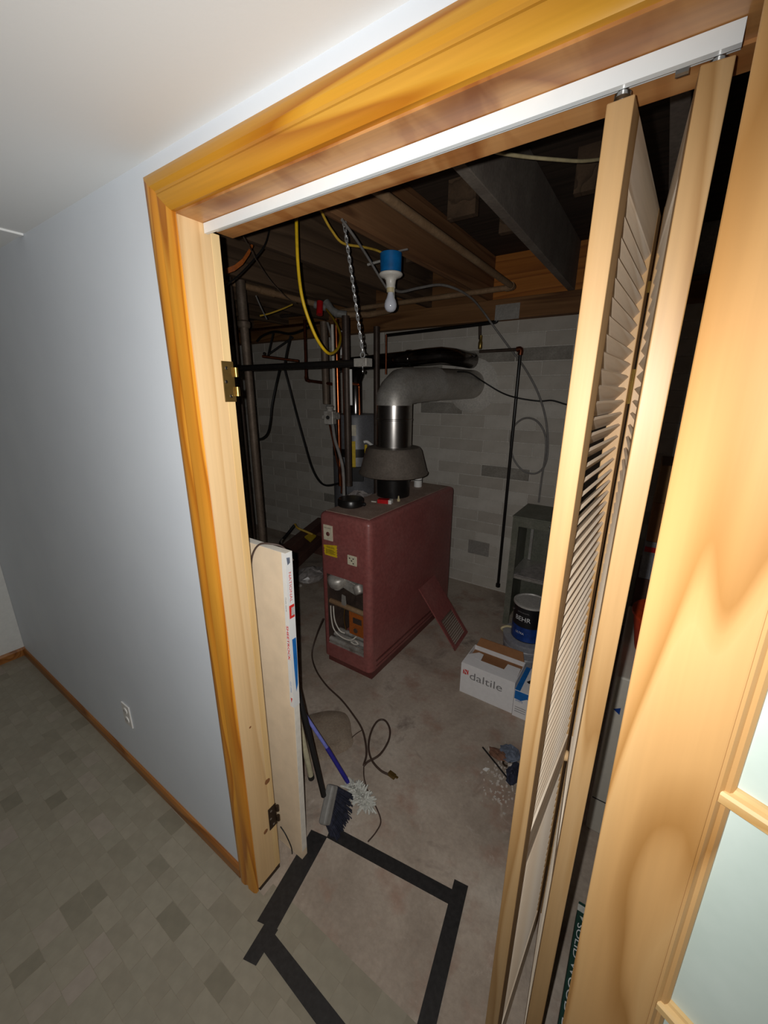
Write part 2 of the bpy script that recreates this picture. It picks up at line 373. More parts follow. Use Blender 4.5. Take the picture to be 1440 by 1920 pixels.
# baseboards
def basepoly(x, s): return None
struct('baseboard_left', MB().prism([(LX, 0, 0), (LX + 0.014, 0, 0), (LX + 0.014, 0, 0.045), (LX + 0.008, 0, 0.058), (LX, 0, 0.058)], (0, -2.6, 0)), 'baseb')
struct('baseboard_front', MB().prism([(LX, -0.0005, 0), (LX, -0.014, 0), (LX, -0.014, 0.038), (LX, -0.008, 0.05), (LX, -0.0005, 0.05)], (abs(LX) - 0.092, 0, 0)), 'baseb')
# casing: side leg and head, each with a moulded profile
def casing_leg():
    prof = [(-0.090, 0), (-0.090, -0.012), (-0.078, -0.0175), (-0.062, -0.0175), (-0.052, -0.012), (-0.047, -0.012), (-0.040, -0.0165), (-0.012, -0.0145), (-0.004, -0.010), (-0.004, 0)]
    a = [(x, y - 0.0004, 0.0) for x, y in prof]; b = [(x, y - 0.0004, H - x * 0.08 / 0.09) for x, y in prof]
    return MB().rings([a, b])
def casing_head():
    prof = [(0.080, 0), (0.080, -0.012), (0.070, -0.0175), (0.056, -0.0175), (0.047, -0.012), (0.042, -0.012), (0.036, -0.0165), (0.012, -0.0145), (0.004, -0.010), (0.004, 0)]
    a = [(-z * 1.125, y - 0.0004, H + z) for z, y in prof]; b = [(1.3, y - 0.0004, H + z) for z, y in prof]
    return MB().rings([b, a])
struct('trim_2', casing_leg(), 'casing', smooth=30)
struct('trim_3', casing_head(), 'head', smooth=30)
jam = struct('trim_4', MB().box((-0.018, -0.001, 0.02), (0.0, 0.074, H)), 'jamb')
part('jamb_edge', MB().box((-0.018, 0.0742, 0.022), (0.0006, 0.0965, H - 0.012)), 'jambe', jam, bevel=0.001)
part('gap_block', MB().box((-0.0175, 0.004, 0.0), (-0.0012, 0.095, 0.0215)), 'bronze', jam, label='dark block standing in for the shaded gap under the jamb')  # fills the open gap; its shade is put into the dark colour
for p, rr in ((Vector((0.0, 0.078, 0.437)), 0.012), (Vector((0.0, 0.05, 0.235)), 0.009), (Vector((0.0, 0.035, 0.70)), 0.004)):
    part('knot', MB().lathe(p, [(rr * 0.2, -0.001), (rr, 0.0002), (rr * 0.7, 0.0009), (0.0001, 0.0011)], (1, 0, 0), 14), 'knot', jam)
head = struct('trim_5', MB().box((-0.018, -0.001, H), (1.02, 0.0975, H + 0.020)), 'soffit')
part('head_stop', MB().box((-0.012, 0.094, H - 0.004), (1.02, 0.142, H + 0.10)), 'soffit', head)
struct('trim_6', MB().box((1.0, 0.0, 0.0), (1.02, 0.095, H - 0.001)), 'jamb')
# finished-room floor: small vinyl tiles in broken courses
def tiles():
    rows = []; y = 0.044
    while y > -1.75:
        h = rnd.choice([0.052, 0.06, 0.06, 0.075]); x = LX + 0.002 + rnd.random() * 0.05 - 0.05
        while x < 1.35:
            wd = rnd.choice([0.055, 0.075, 0.085, 0.11]); rows.append((max(x, LX + 0.002), y - h, x + wd, y)); x += wd
        y -= h
    r = []
    for a, b, c, d in rows:
        if c - a < 0.01: continue
        if b < 0.0 < d and (a < 0.02): d = -0.0005
        if d > 0 and c < 0.02: continue
        if c < -0.0 and d > -0.0005: d = -0.0005
        r.append((a, b, c, d))
    return r
tl = tiles()
def tkey(q):
    x, y = (q[0] + q[2]) / 2, (q[1] + q[3]) / 2; v = Vector((x, y, 0)) - CAM; z = v.dot(F_)
    if z < 0.2: return 99
    a, b = v.dot(R_) / z, v.dot(U_) / z
    if abs(a) > 0.99 or abs(b) > 1.3: return 90 + v.length
    return v.length
tl.sort(key=tkey)
g = 0.0008; protos = {}
for q in tl[:300]:
    key = (round(q[2] - q[0], 4), round(q[3] - q[1], 4)); c = Vector(((q[0] + q[2]) / 2, (q[1] + q[3]) / 2, 0))
    if key not in protos:
        hw, hh = key[0] / 2 - g, key[1] / 2 - g
        o = mk('tile', MB().box((-hw, -hh, 0.0), (hw, hh, 0.002)), 'tile', Vector()); protos[key] = o
    else:
        o = protos[key].copy(); COL.objects.link(o)
    o.parent = fl; o.location = c
mbf = MB(); tint = []
for q in tl[300:]:
    mbf.box((q[0] + g, q[1] + g, 0.0), (q[2] - g, q[3] - g, 0.002)); tint += [rnd.random()] * 6
o = part('tile_field', mbf, 'tiles', fl, stuff=True)
at = o.data.attributes.new('tint', 'FLOAT', 'FACE'); at.data.foreach_set('value', tint)
part('tile_joint', MB().box((LX, -1.75, -0.001), (1.35, -0.0006, 0.0014)).box((0.021, -0.0006, -0.001), (1.35, 0.043, 0.0014)), 'grout', fl)

# block wall at the back, every block a part
wb = struct('wall_back', MB().box((-4.0, BW + 0.001, 0), (2.6, BW + 0.2, 2.66)), 'mortar')
bh, bl, gp = 0.1016, 0.406, 0.0042; first = None; k0 = 0
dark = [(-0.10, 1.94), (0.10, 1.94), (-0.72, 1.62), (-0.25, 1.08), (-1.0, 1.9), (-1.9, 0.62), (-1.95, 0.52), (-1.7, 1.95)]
for i in range(22):
    z0 = i * bh + 0.008
    for j in range(-9, 6):
        x0 = j * bl + (bl / 2 if i % 2 else 0) + 0.11
        if x0 + bl < -3.55 or x0 > 1.75: continue
        if first is None:
            first = mk('brick', MB().box((gp, -0.0028, gp), (bl - gp, 0.02, bh - gp)), 'brick', Vector(), bevel=0.003); o = first
        else: o = first.copy(); COL.objects.link(o)
        o.parent = wb; o.location = (x0, BW + rnd.uniform(-0.0008, 0.0008), z0)
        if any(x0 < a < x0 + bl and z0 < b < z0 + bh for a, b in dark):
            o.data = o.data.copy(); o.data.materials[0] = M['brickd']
struct('wall_right', MB().box((2.4, 0.096, 0), (2.6, BW, 2.66)), 'mortar')
struct('wall_far_left', MB().box((-4.0, 0.096, 0), (-3.8, BW, 2.66)), 'mortar')
# old floor overhead: sub-floor, joists, rim boards, sill
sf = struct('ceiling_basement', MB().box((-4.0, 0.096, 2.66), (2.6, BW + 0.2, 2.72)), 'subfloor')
for x in (-3.0, -2.45, -1.90, -1.345, -0.79, -0.28, 0.285, 0.84, 1.4, 1.95):
    part('joist', MB().box((x - 0.042, 0.143, 2.372), (x, BW - 0.05, 2.6599)), 'joistg' if x > 0.2 else ('joist' if x > -0.4 else 'joistd'), sf, bevel=0.003)
for x0, x1 in ((-0.279, 0.242), (0.286, 0.797), (-0.789, -0.323), (-1.344, -0.833), (-1.899, -1.388), (-2.449, -1.943), (-2.999, -2.493), (-3.799, -3.043)):
    part('rim_board', MB().box((x0, BW - 0.075, 2.372), (x1, BW - 0.05, 2.6598)), 'rim' if x0 > -0.4 else 'sill', sf)
for x0, y0 in ((-0.10, 1.45), (0.05, 1.75), (-0.6, 1.9), (0.45, 1.5)):
    part('blocking', MB().box((x0, y0, 2.50), (x0 + 0.14, y0 + 0.04, 2.6598)), 'joistd', sf)
part('sill_plate', MB().box((-3.8, BW - 0.09, 2.232), (2.4, BW + 0.0, 2.3715)), 'sill', sf, bevel=0.004)

# ------------------------------------------------------------------ bifold door with its track
t0 = thing('bifold_track', 'white steel bifold door track screwed under the brown header', 'track', (0.45, 0.075, H))
part('channel', MB().prism([(0.004, 0.056, H - 0.001), (0.004, 0.056, H - 0.0205), (0.004, 0.064, H - 0.0205), (0.004, 0.064, H - 0.0185), (0.004, 0.058, H - 0.0185), (0.004, 0.058, H - 0.003), (0.004, 0.088, H - 0.003), (0.004, 0.088, H - 0.0065), (0.004, 0.082, H - 0.0065), (0.004, 0.082, H - 0.0085), (0.004, 0.090, H - 0.0085), (0.004, 0.090, H - 0.001)], (0.906, 0, 0)), 'track', t0)
part('inner_lining', MB().box((0.70, 0.0582, H - 0.010), (0.906, 0.0815, H - 0.0032)), 'steel', t0, label='shiny bare metal inside the track')
bf = thing('bifold_door', 'folded pine louvered bifold door with a round wooden knob standing in the doorway', 'door', (0.85, 0.26, 0))
def panel(near, far, sgn, frames):
    """one leaf: stiles, rails and open slats; sgn points to the room-side face"""
    near = Vector(near); far = Vector(far); u = (far - near); L = u.length; u.normalize(); n = Vector((u.y, -u.x, 0)) * sgn
    Zv = Vector((0, 0, 1)); Y0, Y1, T, SW = 0.030, 2.030, 0.0145, 0.044
    pt = lambda a, z, d=0.0: near + u * a + n * d + Zv * z
    for a in (SW / 2, L - SW / 2):
        part('stile', MB().obox(pt(a, (Y0 + Y1) / 2), (u, n, Zv), (SW / 2, T, (Y1 - Y0) / 2)), 'bifold', bf, bevel=0.0015)
    for z0, z1 in ((Y0, 0.135), (0.745, 0.835), (1.955, Y1)):
        part('rail', MB().obox(pt(L / 2, (z0 + z1) / 2), (u, n, Zv), (L / 2 - SW - 0.0002, T - 0.0005, (z1 - z0) / 2)), 'slat', bf)
    ang = math.radians(50); d = n * math.cos(ang) + Zv * math.sin(ang); e = u.cross(d)
    first = None
    for a, b in ((0.135, 0.745), (0.835, 1.955)):
        k = int((b - a) / 0.0235)
        for i in range(k):
            z = a + (i + 0.5) * (b - a) / k
            if first is None: first = part('slat', MB().obox(pt(L / 2, z), (u, d, e), (L / 2 - SW + 0.003, 0.0155, 0.0026)), 'slat', bf); fz = z
            else:
                o = copyobj(first, bf); o.location = (0, 0, z - fz)
    return pt, L, n
pA = panel((0.806, 0.062, 0), (0.8275, 0.462, 0), 1, None)
pB = panel((0.893, 0.052, 0), (0.8585, 0.462, 0), -1, None)
pt, L, n = pA
k = part('knob', MB().lathe(pt(L - 0.030, 0.752, 0.0145), [(0.015, 0), (0.013, 0.005), (0.010, 0.010), (0.012, 0.015), (0.019, 0.020), (0.0195, 0.025), (0.015, 0.030), (0.001, 0.032)], n, 16), 'jamb', bf, smooth=50)
for z in (1.72, 1.0, 0.35):
    h = part('hinge', MB().box((0.8405, 0.440, z - 0.032), (0.8455, 0.447, z + 0.032)).tube([(0.843, 0.4385, z - 0.034), (0.843, 0.4385, z + 0.034)], 0.0035, 8), 'brass', bf)
part('clip', MB().box((0.836, 0.446, 1.90), (0.850, 0.452, 1.906)).tube([(0.843, 0.444, 1.895), (0.843, 0.444, 1.915)], 0.003, 8), 'brass', bf)
for x, y in ((0.806, 0.073), (0.893, 0.073)):
    part('pivot', MB().lathe((x, y, 2.029), [(0.005, 0), (0.005, 0.004), (0.009, 0.006), (0.009, 0.010), (0.005, 0.0115), (0.005, 0.021)], n=12), 'steel', bf, smooth=40)
part('bracket', MB().lathe((0.856, 0.070, 2.043), [(0.007, 0), (0.007, 0.012)], (1, 0, 0), n=12), 'steel', t0)

# ------------------------------------------------------------------ pine glazed door swung open in front
fd = thing('glazed_door', 'pine door with frosted panes swung open at the right edge', 'door', (1.25, -0.18, 0))
A = Vector((0.921, -0.042, 0)); u = Vector((0.919, -0.394, 0)).normalized(); n = Vector((-u.y, u.x, 0)); n = n if n.y < 0 else -n
Zv = Vector((0, 0, 1)); T = 0.017
fp = lambda a, z, d=0.0: A + u * a + n * d + Zv * z
DW = 0.72
for a in (0.050, DW - 0.050):
    part('stile', MB().obox(fp(a, 1.03), (u, n, Zv), (0.050, T, 1.01)), 'french', fd, bevel=0.002)
MZ = [bx for bx in (1.30 - 0.36 * 2, 1.30 - 0.36, 1.30, 1.66)]
def mould(a, w, z0, z1, vert=True):
    pass
for a, s in ((0.100, 1), (DW - 0.100, -1)):
    pr = [fp(a + s * x, 0.24, y) for x, y in ((0, T), (0.003, T), (0.006, T - 0.005), (0.010, T - 0.0055), (0.013, T - 0.010), (0.013, -T), (0, -T))]
    part('glazing_bead', MB().prism(pr, (0, 0, 1.68)), 'french', fd)
part('rail', MB().obox(fp(DW / 2, 0.13), (u, n, Zv), (DW / 2 - 0.1, T, 0.11)), 'frenchm', fd)
part('rail', MB().obox(fp(DW / 2, 1.98), (u, n, Zv), (DW / 2 - 0.1, T, 0.06)), 'frenchm', fd)
MUNT = [0.5766, 0.9370, 1.2974, 1.6577]
fd.rotation_euler = (0, -0.0135, 0); fd.location.x += 0.0297
zs = [0.24] + MUNT + [1.92]
for z in MUNT:
    pr = [fp(0.104, z + b, y) for b, y in ((-0.013, -0.004), (-0.013, 0.007), (-0.009, 0.0085), (-0.008, T - 0.003), (-0.005, T), (0.005, T), (0.008, T - 0.003), (0.009, 0.0085), (0.013, 0.007), (0.013, -0.004))]
    part('muntin', MB().prism(pr, u * (DW - 0.208)), 'frenchm', fd)
    part('muntin', MB().obox(fp(DW / 2, z, -0.011), (u, n, Zv), (DW / 2 - 0.114, 0.006, 0.012)), 'frenchm', fd)
for i in range(len(zs) - 1):
    part('pane', MB().obox(fp(DW / 2, (zs[i] + zs[i + 1]) / 2), (u, n, Zv), (DW / 2 - 0.112, 0.002, (zs[i + 1] - zs[i]) / 2 - 0.0135)), 'glass', fd)

# ------------------------------------------------------------------ things on the left wall and jamb
ou = thing('wall_outlet', 'white duplex outlet plate on the grey wall above the baseboard', 'outlet', (-0.852, 0, 0.26))
part('plate', MB().box((-0.887, -0.006, 0.262), (-0.817, -0.0002, 0.376)), 'white', ou, bevel=0.002)
for z in (0.295, 0.343):
    s_ = part('socket', MB().lathe((-0.852, -0.0055, z), [(0.0165, 0), (0.0165, 0.0035), (0.015, 0.004), (0.0001, 0.004)], (0, -1, 0), 18), 'white', ou, smooth=40)
    part('slot', MB().box((-0.860, -0.0101, z - 0.004), (-0.858, -0.0094, z + 0.005)).box((-0.846, -0.0101, z - 0.004), (-0.844, -0.0094, z + 0.005)), 'ink', s_)
def butt(name, z, mat, label, pin):
    h = thing(name, label, 'hinge', (0.002, 0.08, z - 0.05))
    l = part('leaf', MB().box((0.0007, 0.066, z - 0.048), (0.0027, 0.099, z + 0.048)), mat, h, bevel=0.0008)
    for dz, dy in ((0.032, 0.078), (0.0, 0.074), (-0.034, 0.084)):
        part('screw', MB().lathe((0.0026, dy, z + dz), [(0.0042, 0), (0.0042, 0.0006), (0.0020, 0.0012), (0.0001, 0.0012)], (1, 0, 0), 12), 'steel', l)
    for a, b in ((0.012, 0.034), (-0.034, -0.012)):
        part('knuckle', MB().lathe((0.006, 0.102, z + a), [(0.0056, 0), (0.0056, b - a)], n=14), pin, h, smooth=40)
    return h
butt('butt_hinge', 1.729, 'brassd', 'brass butt hinge with shiny knuckles high on the left jamb', 'brass')
butt('butt_hinge', 0.269, 'bronze', 'dark tarnished hinge low on the left jamb near the floor', 'bronze')

# ------------------------------------------------------------------ rod on a chain
rd = thing('hanging_rod', 'black metal rod hung level from a steel chain', 'rod', (-0.7, 0.94, 1.80))
rz = 1.832
part('bar', MB().tube([(-1.75, 0.94, rz), (-0.195, 0.94, rz)], 0.0155, 16), 'blackm', rd, smooth=40)
cl = part('clamp', MB().box((-0.262, 0.917, rz - 0.017), (-0.192, 0.963, rz + 0.018)), 'galv', rd, bevel=0.003)
part('wing_bolt', MB().lathe((-0.225, 0.935, rz - 0.045), [(0.002, 0), (0.006, 0.006), (0.006, 0.012), (0.0035, 0.016), (0.0035, 0.03)], n=10), 'steel', cl, smooth=40)
part('eye_bolt', MB().tube([(-0.225 + 0.012 * math.cos(a), 0.935, rz + 0.032 + 0.012 * math.sin(a)) for a in [k * PI / 6 for k in range(12)]], 0.003, 8, closed=True).lathe((-0.225, 0.935, rz + 0.016), [(0.003, 0), (0.003, 0.006)], n=8), 'chrome', cl, smooth=40)
ch = thing('hanging_chain', 'bright steel chain running from a joist down to the black rod', 'chain', (-0.225, 0.935, 1.87))
top = Vector([(-0.2917, 0.9094, 2.3550)][0]); bot = Vector((-0.225, 0.935, rz + 0.046))
top = Vector((-0.270, 0.93, 2.352)) if False else top
dv = (top - bot); n_l = 26; first = None
lk = MB().tube([(0.0055 * math.cos(a), 0, (0.010 if math.sin(a) > 0 else -0.010) * 0.62 + 0.0085 * math.sin(a)) for a in [k * PI / 5 + 0.1 for k in range(10)]], 0.0026, 6, closed=True)
for i in range(n_l):
    p = bot + dv * ((i + 0.5) / n_l)
    if first is None: o = mk('link', lk, 'chrome', Vector(), smooth=60); first = o
    else: o = first.copy(); COL.objects.link(o)
    o.parent = ch; W[o] = W[ch]; o.location = p - W[ch]
    o.rotation_mode = 'QUATERNION'; o.rotation_quaternion = dv.to_track_quat('Z', 'Y') @ Vector((0, 0, 1)).rotation_difference(Vector((0, 0, 1)))
    o.rotation_quaternion = o.rotation_quaternion @ __import__('mathutils').Quaternion((0, 0, 1), PI / 2 * (i % 2) + 0.5)
part('screw_eye', MB().tube([top + Vector((0.009 * math.cos(a), 0, 0.008 + 0.010 * math.sin(a))) for a in [k * PI / 6 for k in range(12)]], 0.0028, 8, closed=True).tube([top + Vector((0, 0, 0.018)), top + Vector((0, 0.0, 0.035))], 0.003, 8), 'galv', ch, smooth=50)

# ------------------------------------------------------------------ light fixture
fc = Vector([(-0.2562, 1.2022, 2.2831)][0])
lf = thing('ceiling_lamp', 'bare bulb in a white porcelain holder under a blue electrical box', 'lamp', tuple(fc))
part('electrical_box', MB().lathe(fc + Vector((0, 0, -0.040)), [(0.044, 0), (0.049, 0.002), (0.051, 0.080), (0.046, 0.083)], n=28), 'blueplast', lf, smooth=40)
part('mounting_ear', MB().box(fc + Vector((-0.03, -0.004, 0.040)), fc + Vector((0.09, 0.004, 0.046))), 'greyc', lf)
part('hanger_bar', MB().tube([fc + Vector((-0.12, -0.02, 0.008)), fc + Vector((-0.046, -0.01, 0.016))], 0.006, 8), 'galv', lf)
part('lamp_holder', MB().lathe(fc + Vector((0, 0, -0.041)), [(0.053, 0.0), (0.056, -0.004), (0.055, -0.009), (0.046, -0.016), (0.030, -0.021), (0.024, -0.03), (0.021, -0.052), (0.022, -0.060), (0.0215, -0.062)], n=28), 'porcelain', lf, smooth=50)
part('collar', MB().lathe(fc + Vector((0, 0, -0.102)), [(0.0195, 0), (0.0195, -0.017), (0.017, -0.020)], n=24), 'cream', lf, smooth=40, label='yellowish collar above the bulb')
part('bulb', MB().lathe(fc + Vector((0, 0, -0.118)), [(0.013, 0), (0.0145, -0.012), (0.019, -0.026), (0.026, -0.040), (0.0295, -0.054), (0.029, -0.066), (0.024, -0.078), (0.015, -0.086), (0.001, -0.089)], n=28), 'bulb', lf, smooth=80)
part('pull_cord', MB().tube([fc + Vector((0.030, -0.02, -0.06)), fc + Vector((0.034, -0.02, -0.16))], 0.0012, 6), 'whitew', lf)

# ------------------------------------------------------------------ overhead pipes and cables
def cable(name, pts, r, mat, label, cat='cable', k=6, n=8):
    return single(name, MB().tube(pts, r, n, smooth=k), mat, label, cat, smooth=60)
def pipe(name, pts, r, mat, label, cat='pipe', fit=None, n=12, fr=1.25):
    """straight pipe runs; a fitting at every corner"""
    mb = MB(); P = [Vector(p) for p in pts]
    for a, b in zip(P, P[1:]): mb.tube([a, b], r, n)
    if fit is None and len(P) == 2: return single(name, mb, mat, label, cat, smooth=40)
    q = thing(name, label, cat, tuple(min(P, key=lambda p: p.z)))
    part('run', mb, mat, q, smooth=40)
    for i in range(1, len(P) - 1):
        d0 = (P[i] - P[i - 1]).normalized(); d1 = (P[i + 1] - P[i]).normalized()
        a = P[i] - d0 * r * 2.6; b = P[i] + d1 * r * 2.6
        part('elbow', MB().tube([a, a + d0 * r * 0.9, P[i] - d0 * r * 0.4 + d1 * r * 0.4, b - d1 * r * 0.9, b], [r * fr] * 5, n), fit or mat, q, smooth=60)
    return q
cable('yellow_cable', [(-0.4205, 0.7720, 2.4100), (-0.4050, 0.7500, 2.3195), (-0.4000, 0.7437, 2.1878), (-0.3884, 0.7474, 2.0717), (-0.3798, 0.7815, 1.9756), (-0.3722, 0.8247, 1.9064), (-0.3808, 0.8950, 1.8733), (-0.4581, 1.0467, 1.9150), (-0.6347, 1.2764, 2.0096), (-0.8866, 1.5291, 2.1342), (-1.2017, 1.8076, 2.2742)], 0.0068, 'yellow', 'thick bright yellow cable hanging in a long loop from the joists')
cable('yellow_cable', [(-0.2917, 0.7596, 2.3790), (-0.3066, 0.8043, 2.3560), (-0.3124, 0.8532, 2.3280), (-0.3106, 0.9200, 2.3006), (-0.2953, 1.0360, 2.3142), (-0.2976, 1.1402, 2.3285), (-0.2858, 1.1967, 2.3234)], 0.0052, 'yellowd', 'yellow cable curving into the top of the blue lamp box')
cable('grey_cable', [(-0.2114, 0.7953, 2.3277), (-0.2316, 0.8982, 2.3019), (-0.2801, 1.0464, 2.2797), (-0.3144, 1.1949, 2.2319), (-0.3321, 1.2958, 2.1959)], 0.0055, 'greyc', 'straight grey cable slanting behind the bare bulb')
cable('grey_cable', [(-0.3800, 1.4031, 2.2340), (-0.3964, 1.5200, 2.2397), (-0.3750, 1.6767, 2.2852), (-0.3276, 1.8505, 2.3297), (-0.2826, 2.0059, 2.3275), (-0.2868, 2.2518, 2.3191), (-0.3044, 2.5041, 2.2835), (-0.2730, 2.6000, 2.2187), (-0.1566, 2.6600, 2.0654), (0.0018, 2.6600, 1.8821), (0.1179, 2.6650, 1.6986), (0.1926, 2.6700, 1.5063), (0.2297, 2.6700, 1.2887), (0.2168, 2.6700, 1.1639), (0.1554, 2.6700, 1.1023), (0.0586, 2.6700, 1.1171), (-0.0274, 2.6700, 1.2118), (-0.0622, 2.6700, 1.3497), (-0.0380, 2.6650, 1.4640), (0.0394, 2.6600, 1.5244), (0.1304, 2.6550, 1.5044), (0.1997, 2.6550, 1.4087), (0.2198, 2.6550, 1.2692), (0.2127, 2.6600, 1.0809), (0.2115, 2.6600, 0.8782)], 0.0075, 'greyc', 'grey cable hanging down the block wall in a big coil')
cable('black_cable', [(-0.3741, 2.2776, 1.8551), (-0.3438, 2.4232, 1.8531), (-0.3096, 2.6200, 1.7967), (-0.1655, 2.6600, 1.7127), (-0.0252, 2.6200, 1.6742), (0.1219, 2.6700, 1.6524), (0.2165, 2.6700, 1.6577), (0.3117, 2.6700, 1.6329), (0.3850, 2.6700, 1.6195)], 0.006, 'black', 'black cable drooping across the block wall right of the duct')
cable('cream_cable', [(0.4233, 0.5817, 2.2938), (0.4464, 0.6519, 2.3056), (0.4764, 0.7567, 2.3308), (0.5283, 0.8624, 2.3523), (0.5791, 0.9682, 2.3763), (0.6198, 1.0711, 2.4111)], 0.0048, 'cream', 'cream cable slung under the joists behind the bifold leaf')
cable('black_cable', [(-1.6909, 1.7803, 1.8912), (-1.7757, 1.8053, 1.7700), (-1.8165, 1.7793, 1.5992), (-1.8054, 1.7403, 1.4704), (-1.7672, 1.6709, 1.3808), (-1.7147, 1.5692, 1.3494), (-1.6726, 1.4727, 1.3523)], 0.009, 'black', 'short black cable bending behind the iron column')
cable('black_cable', [(-1.7428, 1.8734, 1.8972), (-1.7441, 1.9300, 1.7074), (-1.6577, 1.9100, 1.4900), (-1.5675, 1.8925, 1.2726), (-1.4571, 1.8446, 1.1077), (-1.3562, 1.8150, 1.0113), (-1.2275, 1.7688, 0.9917), (-1.0682, 1.7658, 1.0345)], 0.008, 'black', 'long black cable sweeping down the wall to the water heater')
cable('black_cable', [(-0.5370, 0.4883, 2.0850), (-0.5938, 0.5992, 2.1496), (-0.6441, 0.7248, 2.2431), (-0.6609, 0.8032, 2.3174), (-0.6984, 0.8654, 2.3857), (-0.7004, 0.8766, 2.4204)], 0.0035, 'black', 'thin black cable curving up behind the left jamb top')
cable('thin_wire', [(-0.3217, 0.4207, 2.1928), (-0.4768, 0.5769, 2.2181), (-0.6226, 0.7338, 2.2279), (-0.7351, 0.9014, 2.2047), (-0.8240, 1.0832, 2.1771), (-0.8659, 1.1809, 2.1772)], 0.0022, 'iron', 'thin dark wire slanting below the header left end', 'wire')
cable('thin_wire', [(-1.1439, 1.1403, 2.2357), (-1.1943, 1.2152, 2.1882), (-1.2430, 1.2925, 2.1445)], 0.004, 'greyc', 'short grey wire stub dangling beside the column head', 'wire')
single('copper_strap', MB().rings([[p, p + Vector((0, 0, 0.024)), p + Vector((0.002, 0, 0.024)), p + Vector((0.002, 0, 0))] for p in [Vector(q) for q in [(-0.9226, 0.7885, 2.2423), (-0.8915, 0.8148, 2.2572), (-0.8836, 0.8581, 2.2927), (-0.8842, 0.9013, 2.3437), (-0.8851, 0.9288, 2.3871)]]]), 'orange', 'orange perforated copper strap looped under the joist', 'strap')
pipe('rusty_gas_pipe', [(0.0122, 0.6568, 2.3400), (0.0102, 2.1808, 2.3400), (-1.3680, 2.1739, 2.3350)], 0.017, 'brownpipe', 'rusty brown pipe running along a joist and turning behind the bulb', fit='brownpipe')
pipe('rusty_drain_pipe', [(-1.5523, 1.2342, 2.3869), (-1.4887, 1.5220, 2.3681), (-1.3855, 1.8969, 2.3421)], 0.021, 'brownpipe', 'rusty pipe sloping above the iron column at left', fit='brownpipe')
cable('yellow_rod', [(-1.2795, 1.2747, 2.1635), (-1.2775, 1.3471, 2.1861), (-1.2535, 1.4406, 2.2260), (-1.2468, 1.5215, 2.2635)], 0.005, 'yellowd', 'short yellow cable end lying on the left pipes')
cx = Vector([(-1.4145, 1.2509, 1.4765)][0])
colm = thing('iron_column', 'tall brown iron column with a flanged head near the left jamb', 'column', (cx.x, cx.y, 0))
part('shaft', MB().lathe((cx.x, cx.y, 0), [(0.027, 0), (0.027, 2.10)], n=18), 'iron', colm, smooth=40)
part('flange', MB().lathe((cx.x, cx.y, 2.10), [(0.034, 0), (0.040, 0.012), (0.040, 0.035), (0.030, 0.045), (0.030, 0.2), (0.030, 0.272)], n=18), 'iron', colm, smooth=30)
pipe('thin_iron_pipe', [(cx.x + 0.02, cx.y - 0.09, 0.0), (cx.x + 0.02, cx.y - 0.09, 2.37)], 0.011, 'irond', 'thin dark iron pipe standing just left of the iron column')
# valve cluster
vc = thing('valve_cluster', 'red tagged valve with a grey fitting on the overhead pipes', 'valve', [(-1.2887, 1.8547, 2.2184)][0])
part('valve_body', MB().tube([(-1.3532, 1.8505, 2.3277), (-1.2775, 1.8936, 2.3055)], 0.026, 12).tube([(-1.2879, 1.9015, 2.3471), (-1.2416, 1.9111, 2.2869), (-1.1979, 1.9312, 2.2607)], 0.028, 12).tube([(-1.2188, 1.9197, 2.2681), (-1.1450, 1.9656, 2.2573)], 0.026, 12), 'greyplast', vc, smooth=40)
part('red_tag', MB().tube([(-1.2861, 1.8358, 2.3359), (-1.2739, 1.8119, 2.2468)], 0.024, 10), 'red', vc, smooth=40, label='red tag hanging from the valve')
part('pipe_stub', MB().tube([(-1.1450, 1.9656, 2.2573), (-1.0469, 2.0984, 2.2675), (-0.9794, 2.2868, 2.3150)], 0.022, 12), 'brownpipe', vc, smooth=40)
zf = lambda d, x, y0, y1: None
def vpipe(name, px, z0, z1, r, mat, label, cat='pipe'):
    p = Vector(px); return single(name, MB().lathe((p.x, p.y, z0), [(r, 0), (r, z1 - z0)], n=12), mat, label, cat, smooth=40)
vpipe('iron_pipe', [(-1.2496, 1.8267, 2.0674)][0], 1.62, 2.2, 0.028, 'iron', 'stout brown pipe dropping from the red tagged valve')
vpipe('white_pipe', [(-1.1042, 1.7527, 1.7645)][0], 1.58, 2.16, 0.010, 'whitew', 'slim white pipe left of the tall copper pipe')
vpipe('copper_pipe', [(-1.0192, 1.6942, 1.6177)][0], 1.03, 2.18, 0.0145, 'copper', 'tall shiny copper pipe rising from the back of the boiler')
vpipe('iron_pipe', [(-0.9655, 1.7305, 1.6181)][0], 1.03, 2.2, 0.026, 'irond', 'thick dark pipe rising beside the tall copper pipe')
vpipe('copper_pipe', [(-0.9915, 1.7281, 1.8346)][0], 1.55, 2.1, 0.008, 'copperd', 'narrow dull copper pipe between two thick risers')
vpipe('white_pipe', [(-0.9357, 1.7399, 1.7632)][0], 1.62, 1.86, 0.010, 'white', 'short white plastic pipe beside the thick dark riser')
pipe('copper_branch_pipe', [(-0.9888, 1.7701, 1.7714), (-1.0039, 1.9206, 1.7634), (-0.9882, 1.9024, 1.5438)], 0.010, 'copper', 'short shiny copper drop right of the white pipe')
vpipe('iron_pipe', [(-1.0497, 2.2142, 1.8956)][0], 0.0, 2.2, 0.024, 'irond', 'brown iron pipe behind the top of the steel flue')
vpipe('copper_pipe', [(-1.0213, 2.3074, 2.1010)][0], 1.85, 2.15, 0.008, 'copperd', 'thin copper pipe dropping toward the black duct')
pipe('copper_branch_pipe', [(-1.5134, 1.9011, 2.2438), (-1.4259, 1.7985, 1.7952), (-1.1867, 1.8236, 1.7665)], 0.011, 'copperd', 'copper pipe dropping then turning toward the risers')
